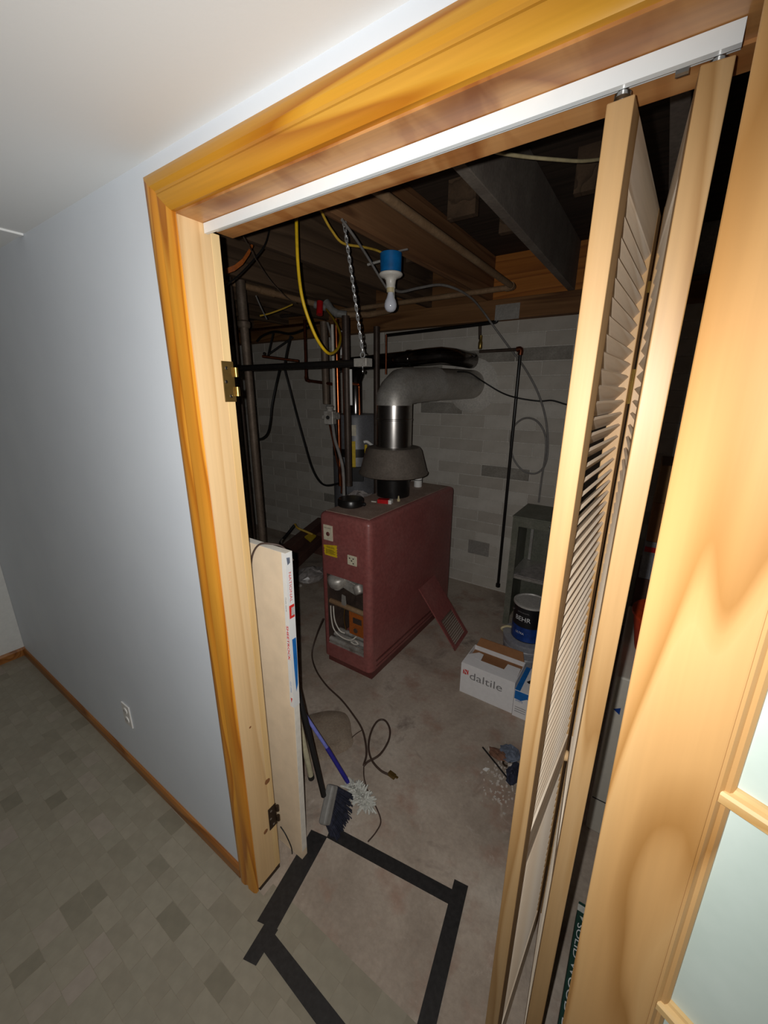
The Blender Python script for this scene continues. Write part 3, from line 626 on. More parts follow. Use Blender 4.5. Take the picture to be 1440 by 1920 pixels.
pipe('copper_branch_pipe', [(-1.8233, 1.7232, 1.9805), (-1.5761, 1.8772, 1.9453)], 0.011, 'copperd', 'short level copper pipe behind the black rod')
single('round_switch', MB().lathe([(-1.8091, 1.7402, 2.0011)][0], [(0.010, 0), (0.012, 0.01), (0.006, 0.016)], (-0.4, -0.9, 0), 10), 'steel', 'small shiny pipe cap behind the column', 'cap')
for a, b, lb in (([(-1.7828, 1.8142, 2.1572)][0], [(-1.7879, 1.7472, 1.9808)][0], 'left one of two thin dark wires on the wall'), ([(-1.6468, 1.8959, 2.1295)][0], [(-1.7871, 1.7536, 1.9972)][0], 'slanting thin dark wire meeting the pipe cap')):
    single('thin_wire', MB().tube([a, b], 0.007, 6), 'black', lb, 'wire')
single('thin_wire', MB().tube([(-1.6624, 1.8883, 2.1376), (-1.6660, 1.8415, 2.0144), (-1.6625, 1.7995, 1.8914)], 0.010, 6, smooth=4), 'black', 'thick dark wire dropping to the black rod', 'wire')
part('white_box', MB().box(Vector([(-1.0378, 1.7743, 2.0497)][0]) + Vector((-0.018, 0, -0.09)), Vector([(-1.0378, 1.7743, 2.0497)][0]) + Vector((0.018, 0.03, 0.07))), 'white', vc, bevel=0.003)  # white box beside the risers, grouped with the valve but no part of it
cable('white_tube', [(-1.1796, 1.7896, 2.1830), (-1.1481, 1.7846, 2.1101), (-1.1230, 1.7753, 2.0372), (-1.1117, 1.7527, 1.9533)], 0.009, 'greyc', 'short pale tube hanging below the red valve', 'tube')
pipe('iron_branch_pipe', [(-3.2834, 2.5200, 2.4666), (-1.9288, 2.5200, 2.4270)], 0.017, 'irond', 'upper dark level pipe crossing below the sill at left')
pipe('iron_branch_pipe', [(-3.1268, 2.4600, 2.3386), (-1.7859, 2.4600, 2.3246)], 0.013, 'copperd', 'lower thin dull copper pipe crossing below the sill at left')
cable('black_cable', [(-2.6954, 2.4000, 2.2095), (-2.6066, 2.4000, 2.2547), (-2.4197, 2.4000, 2.2815), (-2.1962, 2.4000, 2.2467), (-2.0154, 2.4000, 2.2714), (-1.8767, 2.4000, 2.3063)], 0.012, 'black', 'thick black cable bunched among the pipes under the sill')
# gas pipe on the back wall
gp_ = thing('gas_pipe', 'black gas pipe with a brass valve running down the block wall', 'pipe', (-0.01, 2.65, 0.06))
gy = 2.645
pts = [Vector(p) for p in [(-0.2312, 2.6450, 2.2651), (-0.2403, 2.6450, 2.2293), (-0.3747, 2.6450, 2.2254)]]
part('feed', MB().tube([(-1.2323, 2.6300, 2.1933), (-0.8316, 2.6300, 2.2036), (-0.3046, 2.6300, 2.2178), (-0.2356, 2.6300, 2.2342), (-0.2135, 2.6300, 2.3047)], 0.014, 10, smooth=3), 'blackm', gp_, smooth=50)
part('drop', MB().tube([(-0.3744, 2.6450, 2.2216), (-0.3657, 2.6450, 2.1105)], 0.012, 10), 'irond', gp_, smooth=50)
part('valve', MB().lathe([(-0.3600, 2.6450, 2.0366)][0], [(0.012, 0), (0.017, 0.01), (0.017, 0.05), (0.013, 0.06), (0.013, 0.1)], n=10), 'brass', gp_, smooth=50, label='brass gas valve')
a_, b_ = [Vector(p) for p in [(-0.3631, 2.6450, 2.0212), (-0.0422, 2.6450, 2.0061)]]; b_.z = a_.z
part('cross_run', MB().tube([a_, b_], 0.0125, 10), 'irond', gp_, smooth=50)
part('elbow', MB().tube([b_ - Vector((0.03, 0, 0)), b_, b_ - Vector((0, 0, 0.04))], 0.019, 10, smooth=4), 'copperd', gp_, smooth=50)
part('drop', MB().tube([b_, Vector((b_.x, gy, 0.10))], 0.0125, 10), 'blackm', gp_, smooth=50)
part('end_cap', MB().lathe((b_.x, gy, 0.065), [(0.012, 0), (0.020, 0.006), (0.020, 0.034), (0.013, 0.04)], n=12), 'blackm', gp_, smooth=40)
pz = Vector([(-0.1512, 2.6050, 2.2771)][0])
single('steel_plate', MB().box((pz.x - 0.095, BW - 0.094, pz.z - 0.05), (pz.x + 0.085, BW - 0.0905, pz.z + 0.055)), 'galv', 'galvanised plate nailed to the sill above the gas pipe', 'plate')

# ------------------------------------------------------------------ boiler
BX0, BX1, BY0, BY1, BZ = -0.690, -0.310, 1.10, 2.185, 1.030
bo = thing('boiler', 'maroon enamel boiler with an open burner hatch and galvanised flue', 'boiler', (-0.5, 1.64, 0))
part('plinth', MB().box((BX0 + 0.025, BY0 + 0.018, 0), (BX1 - 0.004, BY1 - 0.01, 0.05)), 'maroond', bo)
def rounded(x0, x1, y0, y1, r, z):
    o = []
    for cxx, cyy, a0 in ((x1 - r, y0 + r, -PI / 2), (x1 - r * 0.3, y1 - r * 0.3, 0), (x0 + r * 0.3, y1 - r * 0.3, PI / 2), (x0 + r, y0 + r, PI)):
        rr = r if cyy < (y0 + y1) / 2 else r * 0.3
        o += [(cxx + rr * math.cos(a0 + k * PI / 12), cyy + rr * math.sin(a0 + k * PI / 12), z) for k in range(7)]
    return o
lay = [(0.0, 0.05), (0.0, BZ - 0.030), (0.003, BZ - 0.018), (0.009, BZ - 0.009), (0.018, BZ - 0.003), (0.030, BZ)]
body = part('jacket', MB().rings([rounded(BX0 + d, BX1 - d, BY0 + d, BY1 - d, 0.034, z) for d, z in lay]), 'maroon', bo, smooth=35)
HX0, HX1, HZ0, HZ1 = -0.655, -0.362, 0.140, 0.640
cut(body, MB().box((HX0, BY0 - 0.05, HZ0), (HX1, BY0 + 0.34, HZ1)))
for p in body.data.polygons: p.use_smooth = True
body.data.set_sharp_from_angle(angle=math.radians(35))
part('lining', MB().box((HX0 + 0.001, BY0 + 0.30, HZ0 + 0.001), (HX1 - 0.001, BY0 + 0.335, HZ1 - 0.001)).box((HX0 + 0.0005, BY0 + 0.016, HZ0 + 0.001), (HX0 + 0.003, BY0 + 0.3, HZ1 - 0.001)).box((HX1 - 0.003, BY0 + 0.016, HZ0 + 0.001), (HX1 - 0.0005, BY0 + 0.3, HZ1 - 0.001)), 'inside', bo)
part('top_panel', MB().box((BX0 + 0.030, BY0 + 0.035, BZ - 0.004), (BX1 - 0.030, BY1 - 0.035, BZ + 0.003)), 'lid', bo, bevel=0.002, label='grey dusty top panel')
part('side_seam', MB().box((BX1 - 0.001, BY0 + 0.06, 0.105), (BX1 + 0.003, BY1 - 0.03, 0.117)).box((BX1 - 0.001, BY0 + 0.06, 0.07), (BX1 + 0.002, BY1 - 0.03, 0.076)), 'maroond', bo)
for i in range(22):
    pass
fy = BY0 - 0.0012
sp = part('switch_plate', MB().box((-0.650, fy - 0.003, 0.862), (-0.580, fy + 0.002, 0.957)), 'label', bo, bevel=0.001, label='cream switch plate')
part('switch', MB().lathe((-0.614, fy - 0.003, 0.903), [(0.013, 0), (0.013, 0.003), (0.009, 0.006), (0.0001, 0.007)], (0, -1, 0), 14), 'maroond', sp, smooth=40)
text('lettering', 'EMERGENCY', 'ink', sp, (-0.643, fy - 0.003, 0.936), (1, 0, 0), (0, 0, 1), 0.007, 0.054)
st = part('warning_sticker', MB().prism([(-0.655, fy, 0.826), (-0.552, fy, 0.842)] + [(-0.552 + (0.004 if k % 2 else -0.002), fy, 0.842 - 0.008 * k) for k in range(1, 10)] + [(-0.552, fy, 0.764), (-0.648, fy, 0.764)] + [(-0.650 + (0.003 if k % 2 else -0.003), fy, 0.764 + 0.008 * k) for k in range(1, 7)], (0, -0.0008, 0)), 'labely', bo)
text('lettering', 'WARNING', 'ink', st, (-0.632, fy - 0.0008, 0.812), (1, 0, 0.02), (0, 0, 1), 0.013, 0.062)
for k in range(4):
    part('print_line', MB().box((-0.638, fy - 0.0013, 0.778 + k * 0.0075), (-0.566 - 0.008 * (k % 2), fy - 0.0009, 0.7805 + k * 0.0075)), 'ink', st)
gp2 = part('gauge', MB().box((-0.470, fy - 0.005, 0.745), (-0.402, fy + 0.002, 0.806)), 'label', bo, bevel=0.006)
for a, b in ((-0.452, 0.789), (-0.425, 0.789), (-0.437, 0.775), (-0.425, 0.760)):
    part('mark', MB().box((a - 0.004, fy - 0.0062, b - 0.004), (a + 0.004, fy - 0.0048, b + 0.003)), 'bronze', gp2)
# burner works seen through the hatch
gv = part('gas_valve', MB().lathe((-0.595, 1.15, 0.555), [(0.02, 0), (0.055, 0.006), (0.062, 0.03), (0.06, 0.06), (0.04, 0.075)], (0.1, -0.2, 1), 16), 'cast', bo, smooth=50)
part('valve_cap', MB().lathe((-0.595, 1.145, 0.562), [(0.03, 0), (0.032, -0.02), (0.024, -0.034)], (0, 0, 1), 14), 'cast', gv, smooth=40)
part('regulator', MB().obox((-0.50, 1.19, 0.575), ((1, 0, -0.25), (0, 1, 0), (0.25, 0, 1)), (0.055, 0.05, 0.035)).lathe((-0.44, 1.15, 0.60), [(0.025, 0), (0.034, 0.01), (0.034, 0.05), (0.028, 0.06)], (0.6, -0.3, -0.8), 14), 'cast', bo, smooth=30, bevel=0.004)
part('gas_elbow', MB().tube([(-0.405, 1.20, 0.62), (-0.395, 1.18, 0.56), (-0.40, 1.19, 0.48), (-0.40, 1.22, 0.42)], 0.013, 10, smooth=4), 'irond', bo, smooth=50)
part('metal_tag', MB().prism([(-0.548, 1.128, 0.51), (-0.520, 1.128, 0.505), (-0.515, 1.128, 0.45), (-0.535, 1.128, 0.42), (-0.553, 1.128, 0.45)], (0, 0.004, 0)), 'galv', bo)
part('manifold', MB().tube([(-0.654, 1.14, 0.432), (-0.363, 1.14, 0.422)], 0.0165, 14), 'brownpipe', bo, smooth=40)
part('thermocouple', MB().tube([(-0.532, 1.135, 0.42), (-0.536, 1.13, 0.34), (-0.53, 1.14, 0.26)], 0.0035, 6, smooth=4), 'brassd', bo, smooth=50)
for d in (0.0, 0.028):
    part('wire', MB().tube([(-0.640 + d, 1.125, 0.405), (-0.634 + d, 1.12, 0.33), (-0.615 + d * 1.2, 1.118, 0.25), (-0.56 + d, 1.12, 0.212), (-0.49 + d, 1.13, 0.205), (-0.455, 1.15, 0.235)] if d == 0 else [(-0.622, 1.13, 0.405), (-0.610, 1.125, 0.31), (-0.575, 1.13, 0.245), (-0.54, 1.14, 0.232)], 0.0042, 7, smooth=5), 'whitew', bo, smooth=50)
ob = part('burner_door', MB().box((-0.525, 1.165, 0.225), (-0.368, 1.185, 0.402)), 'orange', bo, bevel=0.003, label='orange rusted burner door')
part('port', MB().box((-0.490, 1.160, 0.315), (-0.425, 1.1655, 0.352)), 'inside', ob)
part('port', MB().lathe((-0.472, 1.1655, 0.262), [(0.016, 0), (0.016, 0.005)], (0, -1, 0), 12), 'inside', ob)
for k, (yy, zz) in enumerate(((1.125, 0.165), (1.17, 0.176), (1.215, 0.180))):
    part('burner_tube', MB().tube([(-0.648, yy, zz), (-0.372, yy, zz)], 0.0165, 12), 'cast', bo, smooth=40)
part('tray', MB().box((-0.652, 1.11, 0.1402), (-0.366, 1.26, 0.147)), 'cast', bo)
part('loose_wire', MB().tube([(-0.47, 1.13, 0.205), (-0.44, 1.12, 0.225), (-0.42, 1.12, 0.21), (-0.45, 1.12, 0.198), (-0.48, 1.125, 0.2)], 0.004, 6, smooth=4), 'whitew', bo, smooth=50)
# flue
FX, FYc = -0.535, 1.68
part('flue_outlet', MB().lathe((FX, FYc, BZ), [(0.112, 0), (0.112, 0.12), (0.116, 0.125), (0.116, 0.145), (0.112, 0.15), (0.112, 0.24)], n=32), 'blackm', bo, smooth=35)
part('draft_hood', MB().lathe((FX, FYc, BZ + 0.150), [(0.222, 0.0), (0.232, 0.006), (0.234, 0.014), (0.226, 0.022), (0.186, 0.165), (0.172, 0.182), (0.118, 0.186)], n=36), 'hood', bo, smooth=35, label='dusty flared draft hood')
part('flue_pipe', MB().lathe((FX, FYc, BZ + 0.330), [(0.117, 0), (0.117, 0.175), (0.120, 0.178), (0.120, 0.184), (0.117, 0.187), (0.117, 0.275)], n=36), 'stainless', bo, smooth=30, label='shiny steel flue pipe')
e0 = Vector((FX, FYc, BZ + 0.605)); e1 = Vector((-0.425, BW - 0.004, 1.775))
e0b = e0 + Vector((0.008, 0.03, 0.09)); ed = (e1 - e0b).normalized(); e0c = e0 + Vector((0.015, 0.15, 0.115))
part('flue_elbow', MB().tube([e0 - Vector((0, 0, 0.006)), e0 + Vector((0, 0, 0.03)), e0 + Vector((0.003, 0.025, 0.065)), e0 + Vector((0.009, 0.08, 0.105)), e0c, e0c + ed * 0.03], [0.119] * 6, 32), 'galv', bo, smooth=28)
part('flue_duct', MB().tube([e0c + ed * 0.01, e0c + ed * 0.30, e0c + ed * 0.305, e0c + ed * 0.32, e0c + ed * 0.325, e1], [0.115, 0.115, 0.118, 0.118, 0.113, 0.113], 32), 'galv', bo, smooth=35)
single('mortar_collar', MB().lathe((e1.x, BW - 0.0002, e1.z - 0.01), [(0.22, 0), (0.205, 0.010), (0.16, 0.018), (0.12, 0.024)], (0, -1, 0), 28), 'mortar', 'rough mortar patch around the duct where it enters the wall', 'patch', smooth=50)
# on the boiler lid
pm = thing('black_drum', 'round black dusty cap lying on the boiler top at the left', 'cap', (-0.715, 1.36, 1.03))
p0 = Vector((-0.600, 1.30, BZ + 0.003))
pm.location = p0; W[pm] = p0
part('drum', MB().lathe(p0, [(0.075, 0), (0.082, 0.006), (0.082, 0.040), (0.076, 0.048), (0.001, 0.050)], n=28), 'blackm', pm, smooth=40)
part('knob', MB().lathe(p0 + Vector((0.086, 0.01, 0.02)), [(0.008, -0.008), (0.012, 0), (0.012, 0.012), (0.006, 0.018)], (1, 0.1, 0), 10), 'black', pm, smooth=40)
rb = thing('red_box', 'small red and white packet lying on the boiler top', 'box', (-0.47, 1.47, BZ + 0.003))
q = W[rb]; part('carton', MB().obox(q + Vector((0, 0, 0.0125)), ((1, 0.3, 0), (-0.3, 1, 0), (0, 0, 1)), (0.036, 0.022, 0.0125)), 'red', rb, bevel=0.001)
part('white_end', MB().obox(q + Vector((0.044, 0.0132, 0.0125)), ((1, 0.3, 0), (-0.3, 1, 0), (0, 0, 1)), (0.0095, 0.0215, 0.0122)), 'white', rb)
single('white_stick', MB().tube([q + Vector((-0.075, -0.03, 0.004)), q + Vector((-0.042, -0.022, 0.004))], 0.004, 8), 'whitew', 'thin white stick beside the red packet on the boiler', 'stick')
single('small_nozzle', MB().lathe((-0.415, 1.56, BZ + 0.003), [(0.010, 0), (0.011, 0.012), (0.006, 0.018), (0.004, 0.034), (0.001, 0.036)], n=12), 'cream', 'small cream nozzle cap standing on the boiler top', 'cap', smooth=40)
sc = thing('spray_can', 'slim white labelled can standing behind the black flue outlet', 'can', (-0.52, 2.0, BZ + 0.003))
part('can_body', MB().lathe(W[sc], [(0.029, 0), (0.030, 0.004), (0.030, 0.15), (0.027, 0.158), (0.016, 0.166), (0.012, 0.19), (0.001, 0.191)], n=20), 'white', sc, smooth=40)
for k in range(4):
    part('print_band', MB().lathe(W[sc] + Vector((0, 0, 0.05 + 0.02 * k)), [(0.0303, 0), (0.0303, 0.005)], n=20), 'ink', sc)

# water heater behind
wc = Vector((-1.335, 2.30, 0))
wh = thing('water_heater', 'dark grey water heater cylinder standing behind the boiler', 'water heater', tuple(wc))
part('tank', MB().lathe(wc, [(0.205, 0.03), (0.21, 0.04), (0.21, 1.50), (0.20, 1.525), (0.001, 1.535)], n=36), 'heater', wh, smooth=35)
part('band', MB().lathe(wc + Vector((0, 0, 1.17)), [(0.2115, 0), (0.2115, 0.07)], n=36), 'blackm', wh, smooth=35)
part('foot_ring', MB().lathe(wc, [(0.195, 0), (0.195, 0.03)], n=30), 'blackm', wh, smooth=35)
part('tag', MB().obox(wc + Vector((0.115, -0.18, 1.40)), ((0.84, 0.54, 0), (0.54, -0.84, 0), (0, 0, 1)), (0.022, 0.003, 0.045)), 'label', wh)
part('yellow_label', MB().obox(wc + Vector((0.108, -0.184, 1.20)), ((0.84, 0.54, 0), (0.54, -0.84, 0), (0, 0, 1)), (0.022, 0.003, 0.11)), 'labely', wh)
part('control_box', MB().obox(wc + Vector((0.15, -0.175, 1.03)), ((0.84, 0.54, 0), (0.54, -0.84, 0), (0, 0, 1)), (0.05, 0.03, 0.06)), 'black', wh)
rv = thing('mixing_valve', 'pale cast valve with grey hoses beside the copper riser', 'valve', [(-0.9822, 1.5689, 1.5500)][0])
vb = Vector([(-0.9834, 1.5643, 1.5394)][0])
part('valve_body', MB().obox(vb, ((1, 0.25, 0), (-0.25, 1, 0), (0, 0, 1)), (0.034, 0.028, 0.044)).lathe(vb + Vector((0, 0, 0.044)), [(0.024, 0), (0.024, 0.02), (0.03, 0.024), (0.03, 0.034), (0.012, 0.04)], (0.15, -0.2, 1), 8).lathe(vb + Vector((0.034, 0, 0.01)), [(0.02, 0), (0.02, 0.022), (0.026, 0.024), (0.026, 0.036)], (1, 0.2, 0.1), 8).lathe(vb - Vector((0.034, 0.01, 0.0)), [(0.018, 0), (0.018, 0.02), (0.012, 0.024)], (-1, -0.3, 0.2), 8), 'cast', rv, bevel=0.004)
part('bore', MB().lathe(vb + Vector((0.004, -0.026, 0.002)), [(0.013, -0.004), (0.013, 0.006)], (0.25, -1, 0), 12), 'ink', rv)
part('hose', MB().tube([(-0.9258, 1.5239, 1.4941), (-0.8838, 1.4930, 1.3997), (-0.8323, 1.4728, 1.3169), (-0.7813, 1.4465, 1.2186), (-0.7213, 1.3793, 1.0595)], 0.011, 8, smooth=4), 'greyc', rv, smooth=50)
part('hose', MB().tube([(-0.9437, 1.5117, 1.4940), (-0.8898, 1.4828, 1.3824), (-0.8352, 1.4523, 1.2658), (-0.7685, 1.4131, 1.1719), (-0.7259, 1.3587, 1.0809)], 0.006, 8, smooth=4), 'copperd', rv, smooth=50)
sb = thing('spray_bottle', 'white and yellow spray bottle hanging by the draft hood', 'bottle', [(-0.9719, 1.9580, 1.2481)][0])
part('trigger_head', MB().tube([(-1.0003, 1.9692, 1.3325), (-0.9801, 1.9843, 1.3366), (-0.9583, 2.0040, 1.3155), (-0.9336, 2.0348, 1.2848)], 0.012, 8, smooth=3), 'white', sb, smooth=50)
part('neck', MB().tube([(-0.9829, 1.9737, 1.3125), (-0.9719, 1.9580, 1.2481)], 0.011, 8), 'labely', sb, smooth=40)
# black vent of the heater
bv = thing('black_vent_duct', 'glossy black metal duct curving into the block wall above the flue', 'duct', (-0.9, 2.4, 1.9))
vz = 1.968
part('run', MB().tube([(-1.62, 2.40, vz - 0.03), (-0.86, 2.42, vz + 0.005)], 0.062, 24), 'blackg', bv, smooth=40)
part('elbow', MB().tube([(-0.86, 2.42, vz + 0.005), (-0.72, 2.425, vz + 0.012), (-0.60, 2.45, vz + 0.018), (-0.52, 2.52, vz + 0.01), (-0.47, 2.60, vz + 0.0), (-0.44, BW - 0.005, vz - 0.01)], [0.063, 0.066, 0.066, 0.066, 0.064, 0.064], 24), 'blackg', bv, smooth=22)
part('seam', MB().tube([(-0.882, 2.4195, vz + 0.004), (-0.850, 2.4203, vz + 0.0055)], 0.0685, 24), 'blackg', bv, smooth=30)
part('drop', MB().tube([(-1.335, 2.30, 1.53), (-1.335, 2.30, 1.80), (-1.34, 2.38, 1.92)], 0.058, 20), 'blackg', bv, smooth=40)
for x in (-0.95, -0.91):
    pass
single('pipe_bracket', MB().box((-0.975, 2.395, 1.862), (-0.945, 2.445, 1.895)).box((-0.966, 2.415, 1.80), (-0.954, 2.425, 1.865)), 'brassd', 'small brass bracket under the black duct', 'bracket')

# ------------------------------------------------------------------ louvered hatch cover leaning on the boiler
hp = thing('hatch_cover', 'maroon metal cover with louver slots leaning on the boiler side', 'cover', (-0.02, 1.81, 0))
b0 = Vector((-0.006, 1.672, 0.002)); b1 = Vector((-0.024, 1.935, 0.002)); t0_ = Vector((-0.294, 1.775, 0.385))
uu = (b1 - b0).normalized(); vv = (t0_ - b0); LL = vv.length; vv.normalize(); vv = (vv - uu * vv.dot(uu)).normalized(); nn = uu.cross(vv); WW = (b1 - b0).length
if nn.x < 0: nn = -nn
hpp = lambda a, b, d=0.0: b0 + uu * a + vv * b + nn * d
fr = MB().obox(hpp(WW / 2, LL * 0.72), (uu, vv, nn), (WW / 2, LL * 0.28, 0.004)).obox(hpp(WW / 2, 0.012), (uu, vv, nn), (WW / 2, 0.012, 0.004)).obox(hpp(0.016, LL * 0.22), (uu, vv, nn), (0.016, LL * 0.2199, 0.0038)).obox(hpp(WW - 0.016, LL * 0.22), (uu, vv, nn), (0.016, LL * 0.2199, 0.0038))
part('plate', fr, 'maroon', hp)
ns = 11
for i in range(ns):
    b = 0.030 + (LL * 0.44 - 0.030) * (i + 0.5) / ns
    part('louver', MB().obox(hpp(WW / 2, b, -0.002), (uu, vv * 0.8 + nn * 0.6, nn), (WW / 2 - 0.030, 0.0048, 0.0015)), 'lid', hp)

# ------------------------------------------------------------------ right-hand side: cartons, buckets, metal cabinet
dx = thing('tile_carton', 'open white tile carton with a red square emblem on the concrete floor', 'box', (0.335, 1.44, 0))
X0, X1, Y0, Y1, ZT = 0.176, 0.488, 1.335, 1.545, 0.200
th = 0.004
part('carton', MB().box((X0, Y0, 0), (X1, Y0 + th, ZT)).box((X0, Y1 - th, 0), (X1, Y1, ZT)).box((X0, Y0 + th, 0), (X0 + th, Y1 - th, ZT)).box((X1 - th, Y0 + th, 0), (X1, Y1 - th, ZT)).box((X0 + th, Y0 + th, 0), (X1 - th, Y1 - th, 0.01)), 'carton', dx)
part('front_flap', MB().prism([(X0 + 0.002, Y0, ZT), (X0 + 0.004, Y0 + 0.085, ZT + 0.004), (X0 + 0.055, Y0 + 0.135, ZT + 0.006), (X0 + 0.085, Y0 + 0.130, ZT + 0.006), (X0 + 0.090, Y0 + 0.070, ZT + 0.004), (X1 - 0.085, Y0 + 0.070, ZT + 0.004), (X1 - 0.080, Y0 + 0.125, ZT + 0.006), (X1 - 0.006, Y0 + 0.125, ZT + 0.006), (X1 - 0.002, Y0, ZT)], (0, 0.0, 0.003)), 'carton', dx)
part('back_flap', MB().prism([(X0 + 0.01, Y1 - 0.003, ZT), (X0 + 0.02, Y1 + 0.035, ZT + 0.036), (X1 - 0.03, Y1 + 0.035, ZT + 0.036), (X1 - 0.01, Y1 - 0.003, ZT)], (0, 0.004, 0)), 'kraft', dx, label='brown inner side of the raised flap')
part('filling', MB().box((X0 + th + 0.001, Y0 + th + 0.001, 0.0102), (X1 - th - 0.001, Y1 - th - 0.001, ZT - 0.03)), 'kraft', dx)
fy2 = Y0 - 0.0002
em = part('emblem', MB().box((X0 + 0.014, fy2 - 0.0004, 0.131), (X0 + 0.046, fy2, 0.163)), 'inkr', dx)
part('emblem_stripe', MB().prism([(X0 + 0.014, fy2 - 0.0006, 0.163), (X0 + 0.021, fy2 - 0.0006, 0.163), (X0 + 0.046, fy2 - 0.0006, 0.131), (X0 + 0.039, fy2 - 0.0006, 0.131)], (0, -0.0002, 0)).prism([(X0 + 0.0205, fy2 - 0.0006, 0.131), (X0 + 0.0235, fy2 - 0.0006, 0.131), (X0 + 0.0235, fy2 - 0.0006, 0.148), (X0 + 0.0205, fy2 - 0.0006, 0.148)], (0, -0.0002, 0)).prism([(X0 + 0.0365, fy2 - 0.0006, 0.147), (X0 + 0.0395, fy2 - 0.0006, 0.147), (X0 + 0.0395, fy2 - 0.0006, 0.163), (X0 + 0.0365, fy2 - 0.0006, 0.163)], (0, -0.0002, 0)), 'inkw', em)
text('lettering', 'daltile', 'inkg', dx, (X0 + 0.056, fy2, 0.112), (1, 0, 0), (0, 0, 1), 0.050, 0.190)
bb = thing('blue_carton', 'small blue and white printed carton beside the white tile carton', 'box', (0.56, 1.42, 0))
part('carton', MB().box((0.492, 1.326, 0.0), (0.70, 1.55, 0.170)), 'carton', bb)
part('blue_panel', MB().prism([(0.494, 1.3255, 0.167), (0.494, 1.3255, 0.115), (0.53, 1.3255, 0.112), (0.56, 1.3255, 0.135), (0.62, 1.3255, 0.12), (0.698, 1.3255, 0.12), (0.698, 1.3255, 0.167)][::-1], (0, -0.0006, 0)), 'inkb', bb)
part('top_band', MB().box((0.493, 1.327, 0.1701), (0.52, 1.549, 0.1712)), 'inkb', bb)
part('handle_slot', MB().prism([(0.53, 1.42, 0.1703), (0.56, 1.47, 0.1703), (0.575, 1.465, 0.1703), (0.545, 1.41, 0.1703)], (0, 0, 0.002)), 'ink', bb)
text('lettering', 'WHITE', 'inkb', bb, (0.500, 1.3255, 0.10), (1, 0, 0), (0, 0, 1), 0.012, 0.04)
for k in range(3):
    part('print_line', MB().box((0.502, 1.3252, 0.035 + 0.014 * k), (0.56, 1.3258, 0.038 + 0.014 * k)), 'inkg', bb)
bk = thing('grey_bucket', 'ribbed grey plastic bucket under the paint can', 'bucket', (0.435, 1.76, 0))
bw = W[bk]
part('shell', MB().lathe(bw, [(0.125, 0), (0.13, 0.005), (0.137, 0.13), (0.142, 0.135), (0.142, 0.150), (0.139, 0.155), (0.141, 0.185), (0.146, 0.19), (0.146, 0.205), (0.143, 0.21), (0.145, 0.238), (0.150, 0.241), (0.150, 0.252), (0.140, 0.254), (0.001, 0.254)], n=36), 'bucket', bk, smooth=30)
part('white_base', MB().lathe(bw, [(0.132, 0.0005), (0.1385, 0.06), (0.1385, 0.075), (0.131, 0.078)], n=36), 'white', bk, smooth=30, label='white lower band')
part('handle', MB().tube([bw + Vector((-0.148, -0.02, 0.235)), bw + Vector((-0.155, -0.04, 0.262)), bw + Vector((-0.13, -0.02, 0.275)), bw + Vector((-0.105, 0.0, 0.268))], 0.008, 8, smooth=4), 'cream', bk, smooth=50)
pc = thing('paint_can', 'black and blue paint can with a pale lid on top of the grey bucket', 'can', (0.435, 1.75, 0.2542))
pw = W[pc]; pr = 0.099
part('can_body', MB().lathe(pw, [(pr - 0.002, 0), (pr, 0.003), (pr, 0.225), (pr - 0.003, 0.23), (0.001, 0.231)], n=36), 'canblk', pc, smooth=30)
part('blue_label', MB().lathe(pw + Vector((0, 0, 0.006)), [(pr + 0.0006, 0), (pr + 0.0006, 0.092)], n=36), 'canblu', pc, smooth=30)
part('lid', MB().lathe(pw + Vector((0, 0, 0.225)), [(pr + 0.002, 0), (pr + 0.005, 0.004), (pr + 0.004, 0.012), (pr - 0.006, 0.014), (pr - 0.010, 0.008), (0.001, 0.007)], n=36), 'canlid', pc, smooth=30)
def wrap(name, body, mat, parent, c, r, z, h, a0, wid):
    """lettering bent round a can; a0 is the start angle"""
    o = text(name, body, mat, parent, W[parent], (1, 0, 0), (0, 0, 1), h, wid)
    for v in o.data.vertices:
        a = a0 + v.co.x / r; zz = v.co.z
        v.co = Vector((c.x + r * math.cos(a), c.y + r * math.sin(a), z + zz)) - W[parent]
    return o
wrap('lettering', 'BEHR', 'inkw', pc, pw, pr + 0.0014, pw.z + 0.140, 0.030, math.radians(-128), 0.096)
wrap('lettering', 'ULTRA', 'inkw', pc, pw, pr + 0.0014, pw.z + 0.052, 0.014, math.radians(-122), 0.055)
wrap('lettering', 'SATIN ENAMEL', 'inkg', pc, pw, pr + 0.0014, pw.z + 0.192, 0.008, math.radians(-122), 0.075)
part('ear', MB().lathe(pw + Vector((-pr * 0.86, -pr * 0.5, 0.185)), [(0.008, 0), (0.008, 0.006), (0.004, 0.008)], (-0.86, -0.5, 0), 10), 'steel', pc)
cb = thing('metal_cabinet', 'open fronted olive metal cabinet with one shelf by the block wall', 'cabinet', (0.42, 2.42, 0))
CX0, CX1, CY0, CY1, CZ = 0.150, 0.72, 2.20, 2.60, 0.875
part('side', MB().box((CX0, CY0, 0), (CX0 + 0.012, CY1, CZ - 0.011)), 'cabinet', cb)
part('side', MB().box((CX1 - 0.012, CY0, 0), (CX1, CY1, CZ - 0.011)), 'cabinet', cb)
part('back', MB().box((CX0 + 0.0125, CY1 - 0.01, 0.0), (CX1 - 0.0125, CY1, CZ - 0.011)), 'cabinet', cb)
part('top', MB().box((CX0 - 0.004, CY0 - 0.004, CZ - 0.0105), (CX1 + 0.004, CY1, CZ)), 'cabinet', cb, bevel=0.003)
